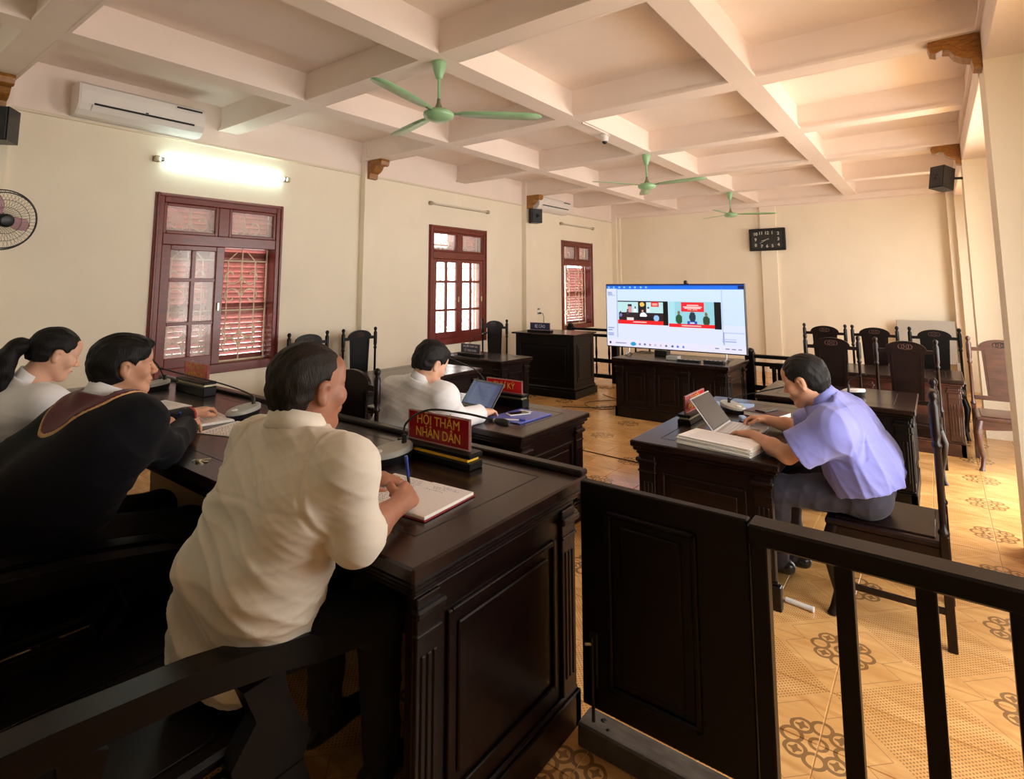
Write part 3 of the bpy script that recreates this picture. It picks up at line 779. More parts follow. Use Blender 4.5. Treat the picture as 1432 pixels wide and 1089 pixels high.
# defendant lectern: tall, plain boarded
def lectern():
    t = thing('defendant_lectern', 'tall dark standing lectern carrying the blue two word sign', 'lectern', (-4.44, 6.86, 0), R(3.5))
    w, d, h = .94, .62, .855
    MB().box(-w / 2 - .05, w / 2 + .03, -d / 2 - .04, d / 2 + .04, h - .022, h, .005).build('top', WOODTOP, t)
    MB().box(-w / 2, w / 2, -d / 2, d / 2, .14, h - .022, .004).build('body', WOODF, t)
    MB().box(-w / 2 - .03, w / 2 + .03, -d / 2 - .03, d / 2 + .03, 0, .10, .004).build('plinth', WOODF, t)
    MB().box(-w / 2 - .015, w / 2 + .015, -d / 2 - .015, d / 2 + .015, .10, .14, .012).build('plinth_moulding', WOODF, t)
    for (side) in ('S', 'E'):
        L_ = w / 2 if side == 'S' else d / 2
        q = .012
        def ob(mb, u0, u1, o, z0, z1):
            if side == 'S': mb.box(u0, u1, -d / 2 - o, -d / 2 + .002, z0, z1, .003)
            else: mb.box(w / 2 - .002, w / 2 + o, u0, u1, z0, z1, .003)
            return mb
        a, b_, za, zb_ = -L_ + .08, L_ - .08, .22, h - .14
        pm = MB(); ob(pm, a, a + q, .008, za, zb_); ob(pm, b_ - q, b_, .008, za, zb_); ob(pm, a, b_, .008, za, za + q); ob(pm, a, b_, .008, zb_ - q, zb_)
        pp = pm.build('panel_moulding', WOODF, t)
        ob(MB(), a + .05, b_ - .05, .006, za + .05, zb_ - .05).build('raised_panel', WOODF, pp)
lectern()

# ------------------------------------------------------------------ chairs
def make_chair(name, label, wood, h=1.06, w=.43, dp=.43, sz=.43):
    t = thing(name, label, 'chair')
    yb = dp / 2; yf = -dp / 2; hw = w / 2
    st = MB().box(-hw - .005, hw + .005, yf - .02, yb + .01, sz - .03, sz, .008).build('seat', wood, t)
    MB().box(-hw + .03, hw - .03, yf + .02, yb - .03, sz - .0005, sz + .006, .004).build('seat_panel', wood, st)
    for (u0, u1, v0, v1) in ((-hw + .03, hw - .03, yf, yf + .022), (-hw, -hw + .022, yf + .03, yb - .02), (hw - .022, hw, yf + .03, yb - .02), (-hw + .02, hw - .02, yb - .03, yb - .008)):
        a = MB()
        if u1 - u0 > .1:
            n = 12; pr = [(u0 + (u1 - u0) * i / n, sz - .03 - .055 - .018 * abs(math.cos(math.pi * i / n)) + .0) for i in range(n + 1)]
            a.prism([(u0, sz - .03), (u1, sz - .03)] + pr[::-1], 'y', v0, v1)
        else:
            n = 12; pr = [(v0 + (v1 - v0) * i / n, sz - .03 - .055 - .018 * abs(math.cos(math.pi * i / n))) for i in range(n + 1)]
            a.prism([(v0, sz - .03), (v1, sz - .03)] + pr[::-1], 'x', u0, u1)
        a.build('apron', wood, t)
    for s in (-1, 1):
        # cabriole front leg
        pts = [(s * (hw - .02), yf + .012, sz - .03), (s * (hw + .004), yf - .016, sz - .12), (s * (hw - .004), yf - .004, sz - .22), (s * (hw - .022), yf + .014, sz - .33), (s * (hw - .012), yf - .006, .03), (s * (hw - .004), yf - .014, 0.0)]
        MB().tube(pts, [.027, .029, .022, .017, .015, .020], 10).build('leg', wood, t)
        # back post: square leg below, turned above
        lg = MB().box(s * hw - .017, s * hw + .017, yb - .017, yb + .017, .0, sz + .03, .004)
        lg.build('leg', wood, t)
        p = [(.015, 0), (.021, .01), (.021, .02), (.014, .03), (.0125, .06), (.0125, h - sz - .27), (.019, h - sz - .26), (.019, h - sz - .25), (.013, h - sz - .24), (.019, h - sz - .215), (.020, h - sz - .09), (.016, h - sz - .08), (.011, h - sz - .07), (.018, h - sz - .055), (.019, h - sz - .04), (.010, h - sz - .028), (.002, h - sz - .025)]
        MB().lathe(p, at=(s * hw, yb, sz + .025), n=12).build('post', wood, t)
    # crest rail with arch and the wide splat
    y0, y1 = yb - .012, yb + .010
    zc = h - .115; sw = hw - .085
    n = 16; arch = [(sw * 1.15 * math.cos(math.pi * i / n), zc + .018 + .072 * math.sin(math.pi * i / n)) for i in range(n + 1)]
    MB().prism([(hw - .005, zc - .014), (hw - .005, zc + .016)] + arch + [(-hw + .005, zc + .016), (-hw + .005, zc - .014)], 'y', y0, y1).build('crest_rail', wood, t)
    sp = MB().prism([(-sw * .86, sz + .11), (sw * .86, sz + .11), (sw, zc), (-sw, zc)], 'y', y0 + .004, y1 - .004).build('splat', wood, t)
    e = .008; sp2 = MB()
    for s in (-1, 1): sp2.prism([(s * (sw * .86 - .025), sz + .13), (s * (sw * .86 - .025 + e), sz + .13), (s * (sw - .03 + e), zc - .02), (s * (sw - .03), zc - .02)], 'y', y0 - .001, y1 + .001)
    sp2.build('splat_bead', wood, sp)
    em = MB()
    for (r_, c) in ((.026, 0), (.022, .028), (.022, -.028)):
        em.tube([(c + r_ * math.cos(2 * math.pi * i / 16), y0 - .001, zc + .042 + r_ * .9 * math.sin(2 * math.pi * i / 16)) for i in range(17)], .0035, 5, caps=False)
    em.build('carved_emblem', WOODL if wood != WOODL else WOOD, sp)
    MB().box(-hw + .01, hw - .01, y0, y1, sz + .075, sz + .112, .004).build('lower_rail', wood, t)
    for s in (-1, 1): MB().box(s * hw - .009, s * hw + .009, yf + .03, yb, .14, .165, .003).build('stretcher', wood, t)
    return t
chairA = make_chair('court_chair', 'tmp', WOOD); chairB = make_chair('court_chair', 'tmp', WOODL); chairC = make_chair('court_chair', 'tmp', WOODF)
used = set()
def chair(proto, x, y, rz, label, group=None):
    o = proto if proto.name not in used else copy_tree(proto)
    used.add(proto.name)
    o.location = (x, y, 0); o.rotation_euler = (0, 0, R(rz)); o['label'] = label
    if group: o['group'] = group
    return o
g1 = 'carved high back chairs'
chair(chairC, -4.89, 3.31, 90, 'dark carved chair by the left wall directly under the shuttered window edge', g1)
chair(chairC, -4.89, 3.94, 90, 'dark carved chair by the left wall in front of the first grey pilaster', g1)
chair(chairC, -4.93, 5.87, 0, 'dark carved chair standing below the bright window behind the blue sign desk', g1)
chair(chairA, -2.75, 2.30, 180, 'dark carved chair that the clerk in the white shirt sits on', g1)
chair(chairA, -.255, 3.30, -90, 'dark carved chair that the man in the blue shirt sits on', g1)
chair(chairA, -.805, 5.735, 0, 'dark carved chair with the desk microphone standing before it, row of two', g1)
chair(chairA, -.243, 5.735, 0, 'reddish lit carved chair of the row of two, beside the prosecutor chair post', g1)
chair(chairA, -1.09, 7.39, 0, 'dark carved chair of the back row beside the baluster rail', g1)
chair(chairA, -.588, 7.39, 0, 'dark carved chair in the middle of the back row of three', g1)
chair(chairC, -.043, 7.39, 0, 'dark carved chair of the back row in front of the leaning grey board', g1)
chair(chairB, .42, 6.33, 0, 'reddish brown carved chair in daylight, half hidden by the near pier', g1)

# wide armchairs of the judges
def armchair(name, label, xc, w=.76, yb=.12, yf=.92, sz=.47, az=.685):
    t = thing(name, label, 'armchair', (xc, 0, 0), 0, 'wide wooden judge armchairs')
    hw = w / 2
    MB().box(-hw + .02, hw - .02, yb + .04, yf - .05, sz - .035, sz, .010).build('seat', WOODF, t)
    MB().box(-hw + .03, hw - .03, yf - .085, yf - .06, sz - .12, sz - .035, .006).build('apron', WOODF, t)
    for i in range(3): MB().box(-hw + .06 + i * (w - .12) / 3, -hw + .05 + (i + 1) * (w - .12) / 3, yb + .07, yf - .09, sz, sz + .004, .002).build('seat_board', WOODF, t)
    for s in (-1, 1):
        # arm: a flat board that dips towards the rounded front end
        sec = [(yb - .02, az + .06), (yb + .25, az + .045), (yb + .5, az + .02), (yf - .14, az - .01), (yf - .04, az - .03), (yf, az - .055)]
        pr = [(y, z) for y, z in sec] + [(yf + .006, az - .08), (yf - .02, az - .105), (yf - .09, az - .085)] + [(y, z - .06) for y, z in sec[:3]][::-1]
        a = MB().prism(pr, 'x', s * hw - .036, s * hw + .036).build('arm', WOODF, t)
        sp = [(yf - .20, az - .085), (yf - .10, az - .08), (yf - .085, az - .14), (yf - .05, sz - .0), (yf - .02, sz - .05), (yf - .04, sz - .1), (yf - .20, sz - .1), (yf - .22, sz - .02), (yf - .165, sz + .05)]
        MB().prism(sp, 'x', s * hw - .026, s * hw + .026).build('arm_support', WOODF, t)
        lg = [(yf - .19, sz - .1), (yf - .04, sz - .1), (yf - .02, sz - .16), (yf - .06, sz - .24), (yf - .10, .10), (yf - .08, .04), (yf - .04, .0), (yf - .14, .0), (yf - .16, .1), (yf - .15, sz - .24)]
        MB().prism(lg, 'x', s * hw - .03, s * hw + .03).build('leg', WOODF, t)
        MB().box(s * hw - .028, s * hw + .028, yb, yb + .05, 0, 1.12, .006).build('leg', WOODF, t)
        MB().box(s * hw - .014, s * hw + .014, yb + .05, yf - .15, sz - .09, sz - .03, .004).build('side_rail', WOODF, t)
        # pierced slat between arm and seat
        MB().prism([(yb + .26, sz), (yb + .34, sz), (yb + .32, sz + .06), (yb + .345, az - .05), (yb + .26, az - .02), (yb + .28, sz + .06)], 'x', s * hw - .012, s * hw + .012).build('arm_slat', WOODF, t)
    MB().box(-hw, hw, yb - .005, yb + .045, 1.08, 1.20, .02).build('crest_rail', WOODF, t)
    for i in range(5):
        u = -hw + .09 + i * (w - .18) / 4
        MB().box(u - .045, u + .045, yb + .012, yb + .03, sz + .02, 1.08, .004).build('back_slat', WOODF, t)
    return t
armchair('judge_armchair', 'wide dark wooden armchair under the man in the cream shirt', -1.72)
armchair('judge_armchair', 'wide dark wooden armchair under the judge in the black robe', -2.60)
armchair('judge_armchair', 'wide dark wooden armchair under the woman with the ponytail', -3.52)

# ------------------------------------------------------------------ gate, balustrade and threshold in the foreground
YG = 1.755
t = thing('wooden_gate', 'nearly black panelled gate beside the judges bench', 'gate', (-.75, YG, 0))
MB().box(-.277, .275, -.018, .018, .142, .85, .004).build('gate_board', WOODF, t)
for (z0, z1, ins) in ((.22, .775, .07),):
    pm = MB(); a, b_ = -.277 + .10, .275 - .15
    for (u0, u1, za, zb_) in ((a, a + .018, z0, z1), (b_ - .018, b_, z0, z1), (a, b_, z0, z0 + .018), (a, b_, z1 - .018, z1)):
        pm.box(u0, u1, -.030, -.016, za, zb_, .005)
    pp = pm.build('panel_moulding', WOODF, t)
    MB().box(a + .05, b_ - .05, -.026, -.016, z0 + .04, z1 - .04, .01).build('raised_panel', WOODF, pp)
bolt = MB().box(-.245, -.215, -.026, -.018, .21, .38, .003).build('bolt_plate', BLACK, t)
MB().tube([(-.23, -.031, .37), (-.23, -.031, .112)], .006, 8).build('bolt_rod', BLACK, bolt)
MB().tube([(-.23, -.031, .345), (-.25, -.045, .345)], .005, 8).build('bolt_knob', STEEL, bolt)
t = thing('balustrade', 'black wooden balustrade with square bars and a flat handrail', 'railing', (.3, YG, 0))
MB().box(-.77, .44, -.045, .04, .795, .85, .006).build('handrail', WOODF, t)
MB().box(-.77, -.725, -.022, .022, 0.0, .795, .004).build('post', WOODF, t)
for i in range(6): MB().box(-.562 + .174 * i, -.519 + .174 * i, -.020, .020, .10, .795, .003).build('bar', WOODF, t)
MB().box(-.725, .44, -.02, .02, .06, .10, .003).build('bottom_rail', WOODF, t)
MB().box(.44, .485, -.022, .022, 0, .86, .004).build('post', WOODF, t)
t = thing('threshold_beam', 'worn dark wooden threshold beam with bolt holes lying under the gate', 'beam', (-.75, 1.785, 0))
THR = mat('worn_threshold_wood', (.035, .026, .020, 1), .6, col2=(.11, .095, .08, 1), vscale=5, stretch=(2, 8, 2), bump=.1)
MB().box(-.30, .27, -.05, .04, 0, .075, .006).build('beam', THR, t)
for (x, r_) in ((-.23, .010), (-.20, .007)): MB().lathe([(r_, .074), (r_, .0756)], at=(x, .008 if r_ > .008 else -.02, 0), n=12).build('bolt_hole', GROOVE, t)

# ------------------------------------------------------------------ dock rails at the back of the room
def rail(name, label, x0, x1, y, h, newels, nb):
    t = thing(name, label, 'railing', ((x0 + x1) / 2, y, 0))
    l = (x1 - x0) / 2
    MB().box(-l, l, -.035, .035, h - .04, h, .006).build('top_rail', WOODF, t)
    MB().box(-l, l, -.02, .02, h - .13, h - .085, .004).build('upper_rail', WOODF, t)
    MB().box(-l, l, -.02, .02, .30, .36, .004).build('middle_rail', WOODF, t)
    MB().box(-l, l, -.025, .025, .06, .12, .004).build('bottom_rail', WOODF, t)
    for x in newels:
        MB().box(x - .05, x + .05, -.05, .05, 0, h + .02, .006).build('newel_post', WOODF, t)
        MB().lathe([(.045, h + .02), (.05, h + .035), (.046, h + .055), (.02, h + .07), (.001, h + .073)], at=(x, 0, 0), n=14).build('newel_cap', WOODF, t)
    for i in range(nb):
        x = -l + .08 + i * (2 * l - .16) / (nb - 1)
        MB().lathe([(.012, .12), (.018, .2), (.012, .3), (.014, .36), (.020, .45), (.013, .56), (.016, h - .13)], at=(x, 0, 0), n=10).build('baluster', WOODF, t)
rail('dock_rail', 'dark baluster rail behind the defendant lectern', -4.95, -3.2, 8.05, .83, [-.82, .0], 8)
rail('dock_rail', 'dark baluster rail beside the television cabinet with a capped post', -1.85, -1.36, 7.02, .71, [-.195], 4)
t = thing('waiting_bench', 'low dark bench seen between the rail balusters', 'bench', (-1.3, 8.35, 0))
MB().box(-.55, .35, -.2, .2, .40, .44, .006).build('seat', WOODF, t)
for (x, y) in ((-.5, -.16), (.3, -.16), (-.5, .16), (.3, .16)): MB().box(x - .025, x + .025, y - .025, y + .025, 0, .4, .004).build('leg', WOODF, t)
t = thing('leaning_board', 'grey framed board leaning on the wall behind the back row chairs', 'board', (-.16, YB - .23, 0))
MB().box(-.36, .36, -.02, .02, .35, .98, .006).build('panel', GREY, t, rot=(R(-4), 0, 0))
for x in (-.33, .36): MB().box(x - .02, x + .02, -.05, .06, 0, .38, .004).build('foot', GREY, t)
# ------------------------------------------------------------------ name signs
def sign(label, loc, rotz, w, h, red, lines, text_mat, size, base=True, tiers=2, both=True, group='desk name signs', lift=0.0):
    t = thing('name_sign', label, 'sign', loc, rotz, group)
    z = 0
    if base:
        MB().box(-w / 2 - .03, w / 2 + .03, -.04, .04, 0, .028 + lift, .004).build('base', WOODF, t); z = .028 + lift
        if tiers > 1:
            MB().box(-w / 2 - .015, w / 2 + .015, -.032, .032, z, z + .014, .002).build('base_strip', GOLD if red is REDS else BRASS, t); z += .014
            MB().box(-w / 2 - .03, w / 2 + .03, -.04, .04, z, z + .018, .004).build('base_cap', WOODF, t); z += .018
    p = MB().box(-w / 2, w / 2, -.004, .004, z, z + h, .001).build('plate', red, t)
    fr = MB()
    e = .005
    for (a, b_, c, d_) in ((-w / 2, -w / 2 + e, z, z + h), (w / 2 - e, w / 2, z, z + h), (-w / 2, w / 2, z + h - e, z + h), (-w / 2, w / 2, z, z + e)):
        fr.box(a, b_, -.0052, .0052, c, d_)
    fr.build('plate_edge', ACRY, p)
    n = len(lines)
    for i, (s, wd) in enumerate(lines):
        zz = z + h * (.5 + (n / 2 - .5 - i) * .42) if n > 1 else z + h * .5
        text_mesh('lettering', s, size, text_mat, p, (0, -.0048, zz), (R(90), 0, 0), depth=.0006, bold=0.0, width=wd)
        if both: text_mesh('lettering', s, size, text_mat, p, (0, .0048, zz), (R(90), 0, R(180)), depth=.0006, bold=0.0, width=wd)
    return t
HT = [('HỘI THẨM', .235), ('NHÂN DÂN', .245)]
sign('red HỘI THẨM NHÂN DÂN sign near the blue pen', (-1.63, 1.655, HB), R(0), .342, .118, REDS, HT, GOLD, .052)
sign('red HỘI THẨM NHÂN DÂN sign below the shuttered window', (-3.89, 1.71, HB), R(0), .342, .105, REDS2, HT, GOLD, .048, lift=.03)
sign('red sign reading THƯ KÝ behind the clerk laptop', (-2.525, 3.23, HD), R(0), .322, .09, REDS2, [('THƯ KÝ', .19)], GOLD, .06, lift=.03)
sign('red sign standing beyond the laptop of the man in the blue shirt', (-1.285, 3.63, HD), R(90), .35, .105, REDS2, [('ĐẠI DIỆN', .17), ('VIỆN KIỂM SÁT', .27)], GOLD, .046)
sign('navy blue sign reading NGƯỜI THAM GIA TỐ TỤNG KHÁC', (-4.59, 5.2, HD), R(-4), .33, .115, BLUES, [('NGƯỜI THAM GIA', .25), ('TỐ TỤNG KHÁC', .22)], WLET, .036, tiers=1)
sign('navy blue sign reading BỊ CÁO', (-4.585, 6.70, .855), R(3), .335, .105, BLUES, [('BỊ CÁO', .17)], WLET, .06, tiers=1)

# ------------------------------------------------------------------ conference microphones
def mic(label, loc, rotz, neck, body=PLASTG, scale=1.0, head=True, light=False):
    t = thing('desk_microphone', label, 'microphone', loc, rotz, 'gooseneck desk microphones')
    b = MB(); n = 28
    # oval wedge base: dark skirt and grey top
    def ring(rx, ry, z0, tilt): return [(rx * math.cos(2 * math.pi * i / n), ry * math.sin(2 * math.pi * i / n), z0 + tilt * math.sin(2 * math.pi * i / n)) for i in range(n)]
    s = scale
    rs = [ring(.058 * s, .085 * s, .0, 0), ring(.062 * s, .09 * s, .010 * s, 0), ring(.066 * s, .094 * s, .030 * s, .009 * s)]
    vs = sum(rs, []); fs = [(k * n + i, k * n + (i + 1) % n, (k + 1) * n + (i + 1) % n, (k + 1) * n + i) for k in range(2) for i in range(n)]
    b.add(vs, fs, True); b.add(rs[0], [tuple(range(n))[::-1]]); b.build('skirt', BLACK, t)
    b = MB(); rs = [ring(.066 * s, .094 * s, .030 * s, .009 * s), ring(.066 * s, .094 * s, .044 * s, .012 * s), ring(.060 * s, .087 * s, .050 * s, .012 * s)]
    vs = sum(rs, []); b.add(vs, fs, True); b.add(rs[2], [tuple(range(n))]); tp = b.build('top_shell', body, t)
    MB().lathe([(.017 * s, 0), (.017 * s, .003), (.014 * s, .0045)], n=18).build('talk_button', PLAST, tp, loc=(0, -.055 * s, .043 * s), rot=(R(8), 0, 0))
    pts = [Vector(p) for p in neck]
    # smooth the neck
    sm = []
    for i in range(len(pts) - 1):
        p0 = pts[max(i - 1, 0)]; p1 = pts[i]; p2 = pts[i + 1]; p3 = pts[min(i + 2, len(pts) - 1)]
        for k in range(8):
            u = k / 8
            sm.append(.5 * ((2 * p1) + (-p0 + p2) * u + (2 * p0 - 5 * p1 + 4 * p2 - p3) * u * u + (-p0 + 3 * p1 - 3 * p2 + p3) * u ** 3))
    sm.append(pts[-1])
    MB().cyl(pts[0] - Vector((0, 0, .02)), pts[0] + Vector((0, 0, .035)), .012 * s, .009 * s).build('neck_socket', BLACK, t)
    MB().tube(sm, .0042, 8).build('gooseneck', CABLE, t)
    if head:
        d = (sm[-1] - sm[-3]).normalized()
        h = MB().tube([sm[-1] - d * .005, sm[-1] + d * .004, sm[-1] + d * .03, sm[-1] + d * .055, sm[-1] + d * .062], [.006, .012, .015, .013, .005], 12).build('windscreen', RUBBER, t)
        MB().tube([sm[-1] - d * .012, sm[-1] - d * .004], .0075, 10).build('collar_ring', STEEL, h)
    return t
mic('grey microphone base beside the sign of the man writing with a blue pen', (-1.775, 1.535, HB), R(-12), [(.0, .06, .055), (-.005, .07, .13), (.08, .12, .19), (.26, .17, .20), (.42, .20, .195)])
mic('grey microphone base between the judge in the robe and the man in the cream shirt', (-2.98, 1.56, HB), R(10), [(.0, .06, .055), (-.02, .06, .10), (-.2, .02, .15), (-.45, -.06, .20), (-.66, -.12, .245)])
mic('grey microphone base beside the sign under the shuttered window', (-4.24, 1.60, HB), R(0), [(.0, .06, .055), (.01, .04, .10), (.04, .0, .16), (.06, -.06, .22), (.07, -.10, .245)])
mic('black microphone on the clerk desk with its neck bent over the laptop', (-2.74, 3.26, HD), R(0), [(.0, .02, .05), (.0, .02, .12), (-.06, -.03, .22), (-.16, -.16, .30), (-.24, -.28, .355)], body=BLACK, scale=.8)
mic('microphone behind the laptop of the man in the blue shirt', (-1.15, 3.98, HD), R(60), [(.0, .03, .05), (.02, .0, .09), (.12, -.12, .14), (.30, -.30, .21), (.36, -.36, .235)], body=PLASTG)
mic('pale microphone on the desk behind the man in the blue shirt', (-.56, 5.13, HD), R(-100), [(.05, -.02, .045), (.05, -.02, .10), (.04, .02, .14), (.03, .06, .155), (.03, .10, .17)], body=PLAST, scale=.85, head=False)
mic('dark microphone beside the navy blue sign', (-4.73, 5.28, HD), R(0), [(.0, .0, .045), (.02, .0, .10), (.12, -.02, .18), (.24, -.04, .245), (.32, -.05, .27)], body=BLACK, scale=.75)

# ------------------------------------------------------------------ screens and printed surfaces
rng = np.random.default_rng(3)
def rect(img, x0, x1, y0, y1, c):
    H_, W_ = img.shape[:2]
    img[max(0, int(y0 * H_)):max(0, int(round(y1 * H_))), max(0, int(x0 * W_)):max(0, int(round(x1 * W_)))] = np.array(c) / 255
def blob(img, cx, cy, rx, ry, c):
    H_, W_ = img.shape[:2]
    Y, X = np.mgrid[0:H_, 0:W_]
    m_ = (((X + .5) / W_ - cx) / rx) ** 2 + (((Y + .5) / H_ - cy) / ry) ** 2 < 1
    img[m_] = np.array(c) / 255
TVI = np.ones((112, 220, 3)) * np.array([206, 226, 250]) / 255
TVI *= np.linspace(1.0, .97, 112)[:, None, None]
TVI[int(.6 * 112):] = TVI[int(.6 * 112):] * .35 + np.array([224, 224, 248]) / 255 * .65
rect(TVI, 0, 1, 0, .068, (24, 112, 232)); rect(TVI, 0, 1, 0, .014, (10, 60, 150)); rect(TVI, .965, 1, .02, .06, (20, 30, 80))
for i in range(8): rect(TVI, .015 + i * .043, .027 + i * .043, .032, .050, (150, 196, 250))
rect(TVI, .0, .088, .068, .90, (214, 222, 244)); rect(TVI, .086, .089, .07, .86, (176, 190, 220))
for z in (.12, .15, .17, .70, .74, .79, .82): rect(TVI, .012, .012 + .06 * rng.uniform(.5, 1), z, z + .010, (140, 156, 200))
rect(TVI, .856, .859, .07, .86, (170, 186, 220)); rect(TVI, .86, .995, .70, .712, (186, 200, 232)); rect(TVI, .86, .863, .70, .88, (110, 130, 180))
for z in (.80, .83): rect(TVI, .85, .94, z, z + .008, (160, 176, 210))
# left video: court room
x0, x1, y0, y1 = .093, .447, .265, .63
rect(TVI, x0, x1, y0, y1, (188, 224, 226)); rect(TVI, x0, x1, y0, y0 + .008, (40, 50, 60))
lx = lambda u: x0 + (x1 - x0) * u
ly = lambda v: y0 + (y1 - y0) * v
rect(TVI, lx(.02), lx(.99), ly(.50), ly(.86), (44, 30, 36))
rect(TVI, lx(.46), lx(.63), ly(.02), ly(.50), (26, 24, 32)); blob(TVI, lx(.545), ly(.14), .018, .036, (236, 190, 90))
rect(TVI, lx(.74), lx(.91), ly(.03), ly(.24), (226, 40, 48))
for v in (.1, .16): rect(TVI, lx(.77), lx(.88), ly(v), ly(v) + .008, (246, 190, 170))
rect(TVI, lx(.23), lx(.32), ly(.16), ly(.5), (214, 150, 158)); rect(TVI, lx(.23), lx(.32), ly(.14), ly(.24), (50, 42, 48))
for (u, v, c) in ((.39, .40, (240, 240, 240)), (.68, .40, (240, 240, 240)), (.22, .52, (60, 60, 70)), (.06, .62, (120, 120, 180))):
    blob(TVI, lx(u), ly(v), .011, .03, c); blob(TVI, lx(u), ly(v) - .045, .006, .018, (30, 26, 26))
blob(TVI, lx(.57), ly(.62), .026, .05, (242, 244, 250)); blob(TVI, lx(.55), ly(.42), .007, .02, (214, 150, 120))
blob(TVI, lx(.85), ly(.72), .02, .05, (150, 190, 230)); rect(TVI, lx(.45), lx(.78), ly(.68), ly(.82), (28, 20, 26)); rect(TVI, lx(.2), lx(.36), ly(.72), ly(.84), (230, 214, 210))
rect(TVI, lx(0), lx(1), ly(.86), ly(1.0), (232, 30, 34)); rect(TVI, lx(.35), lx(.64), ly(.91), ly(.94), (255, 190, 180))
rect(TVI, .447, .482, y0, y1, (6, 6, 10))
# right video: detention room
x0, x1 = .487, .852
rect(TVI, x0, x1, y0, y1 + .02, (150, 206, 218)); rect(TVI, lx(0), lx(.12), y0, y1 + .02, (170, 220, 230)); rect(TVI, lx(.87), x1, y0, y1 + .03, (8, 8, 14))
rect(TVI, lx(.25), lx(.68), ly(.03), ly(.40), (236, 36, 50))
for (v, a, b_) in ((.12, .36, .58), (.19, .29, .64), (.25, .32, .62), (.31, .38, .56)): rect(TVI, lx(a), lx(b_), ly(v), ly(v) + .010, (255, 196, 190))
for (u, v, c) in ((.20, .72, (40, 84, 52)), (.72, .76, (44, 70, 48))):
    blob(TVI, lx(u), ly(v), .024, .075, c); blob(TVI, lx(u), ly(v) - .10, .009, .028, (120, 110, 70))
blob(TVI, lx(.46), ly(.62), .022, .085, (36, 52, 70)); blob(TVI, lx(.46), ly(.38), .008, .026, (150, 100, 80))
rect(TVI, lx(.37), lx(.54), ly(.80), ly(.93), (48, 84, 180)); rect(TVI, lx(.41), lx(.50), ly(.84), ly(.89), (220, 230, 250))
rect(TVI, lx(.0), lx(.87), ly(.93), ly(1.07), (232, 34, 40)); rect(TVI, lx(.25), lx(.62), ly(.98), ly(1.01), (255, 190, 180))
# task bar
rect(TVI, 0, 1, .90, 1, (226, 222, 246))
rect(TVI, .02, .03, .935, .96, (40, 44, 70)); rect(TVI, .07, .155, .94, .952, (150, 150, 180)); blob(TVI, .21, .95, .022, .03, (30, 150, 200))
for i, u in enumerate((.26, .30, .34, .38, .42, .46, .505, .545, .585)): blob(TVI, u, .95, .008, .018, [(120, 120, 170), (90, 120, 170), (170, 130, 180), (180, 180, 210), (200, 170, 190), (110, 110, 130), (60, 80, 140), (60, 110, 190), (60, 130, 200)][i])
for u in (.80, .87, .91, .95): rect(TVI, u, u + .025, .93, .945, (140, 144, 170))

t = thing('television', 'large flat television showing a video court hearing, standing on the cabinet', 'television', (-2.52, 6.43, HD))
MB().box(-.85, .85, -.012, .030, .085, .865, .006).build('bezel', BLACK, t)
raster_mesh('screen', TVI, 1.676, .757, vcol_mat('tv_screen', .3, .40), t, (0, -.0135, .476))
MB().box(-.30, .30, .02, .06, .15, .60, .01).build('rear_housing', BLACK, t)
for x in (-.55, .62):
    MB().tube([(x, .0, .11), (x, .0, .03), (x, -.10, .004)], .010, 8).tube([(x, 0, .03), (x, .10, .004)], .010, 8).build('foot', STEEL, t)
t = thing('webcam', 'small black webcam clipped on top of the television', 'webcam', (-2.33, 6.43, HD + .865))
MB().ell((0, -.01, .022), (.022, .020, .020)).build('body', BLACK, t)
MB().box(-.02, .02, -.02, .04, -.0, .010, .003).build('clip', BLACK, t)
MB().lathe([(.009, -.034), (.009, -.028)], at=(0, 0, .022), n=12, axis='y').build('lens', GROOVE, t)
for (x, y, w, d, h, nm, lab, mt) in ((-2.72, 6.62, .16, .12, .06, 'set_top_box', 'small black box standing on the cabinet behind the television', BLACK),
                                 (-2.25, 6.22, .26, .05, .022, 'remote_control', 'long black remote control lying on the television cabinet', BLACK),
                                 (-1.98, 6.25, .22, .06, .03, 'power_strip', 'black power strip lying on the television cabinet', RUBBER),
                                 (-2.45, 6.28, .14, .10, .045, 'router_box', 'pale small router box on the television cabinet', PLASTG)):
    t = thing(nm, lab, nm.replace('_', ' '), (x, y, HD))
    MB().box(-w / 2, w / 2, -d / 2, d / 2, 0, h, .005).build('case', mt, t)
    for k in range(4): MB().box(-w * .4 + k * w * .22, -w * .4 + k * w * .22 + w * .09, -d * .3, d * .3, h - .0005, h + .002, .0008).build('button' if 'remote' in nm else 'socket_or_vent', PLASTG if mt is not PLASTG else BLACK, t)
def cable(label, pts, r=.004, name='cable'):
    P = [Vector(p) for p in pts]; sm = []
    for i in range(len(P) - 1):
        p0 = P[max(i - 1, 0)]; p1 = P[i]; p2 = P[i + 1]; p3 = P[min(i + 2, len(P) - 1)]
        for k in range(6):
            u = k / 6
            sm.append(.5 * ((2 * p1) + (-p0 + p2) * u + (2 * p0 - 5 * p1 + 4 * p2 - p3) * u * u + (-p0 + 3 * p1 - 3 * p2 + p3) * u ** 3))
    sm.append(P[-1])
    for v in sm: v.z = max(v.z, r)
    o = MB().tube(sm, r, 6).build(name, CABLE); tag(o, label, 'cable')
cable('black cable loops hanging from the television cabinet beside the lectern', [(-2.9, 6.70, .676), (-3.08, 6.70, .678), (-3.16, 6.68, .60), (-3.19, 6.6, .35), (-3.25, 6.4, .02), (-3.45, 6.25, .005), (-3.72, 6.45, .005), (-3.6, 6.75, .005), (-3.35, 6.85, .005), (-3.3, 6.6, .005), (-3.5, 6.3, .005), (-3.85, 6.1, .005)])
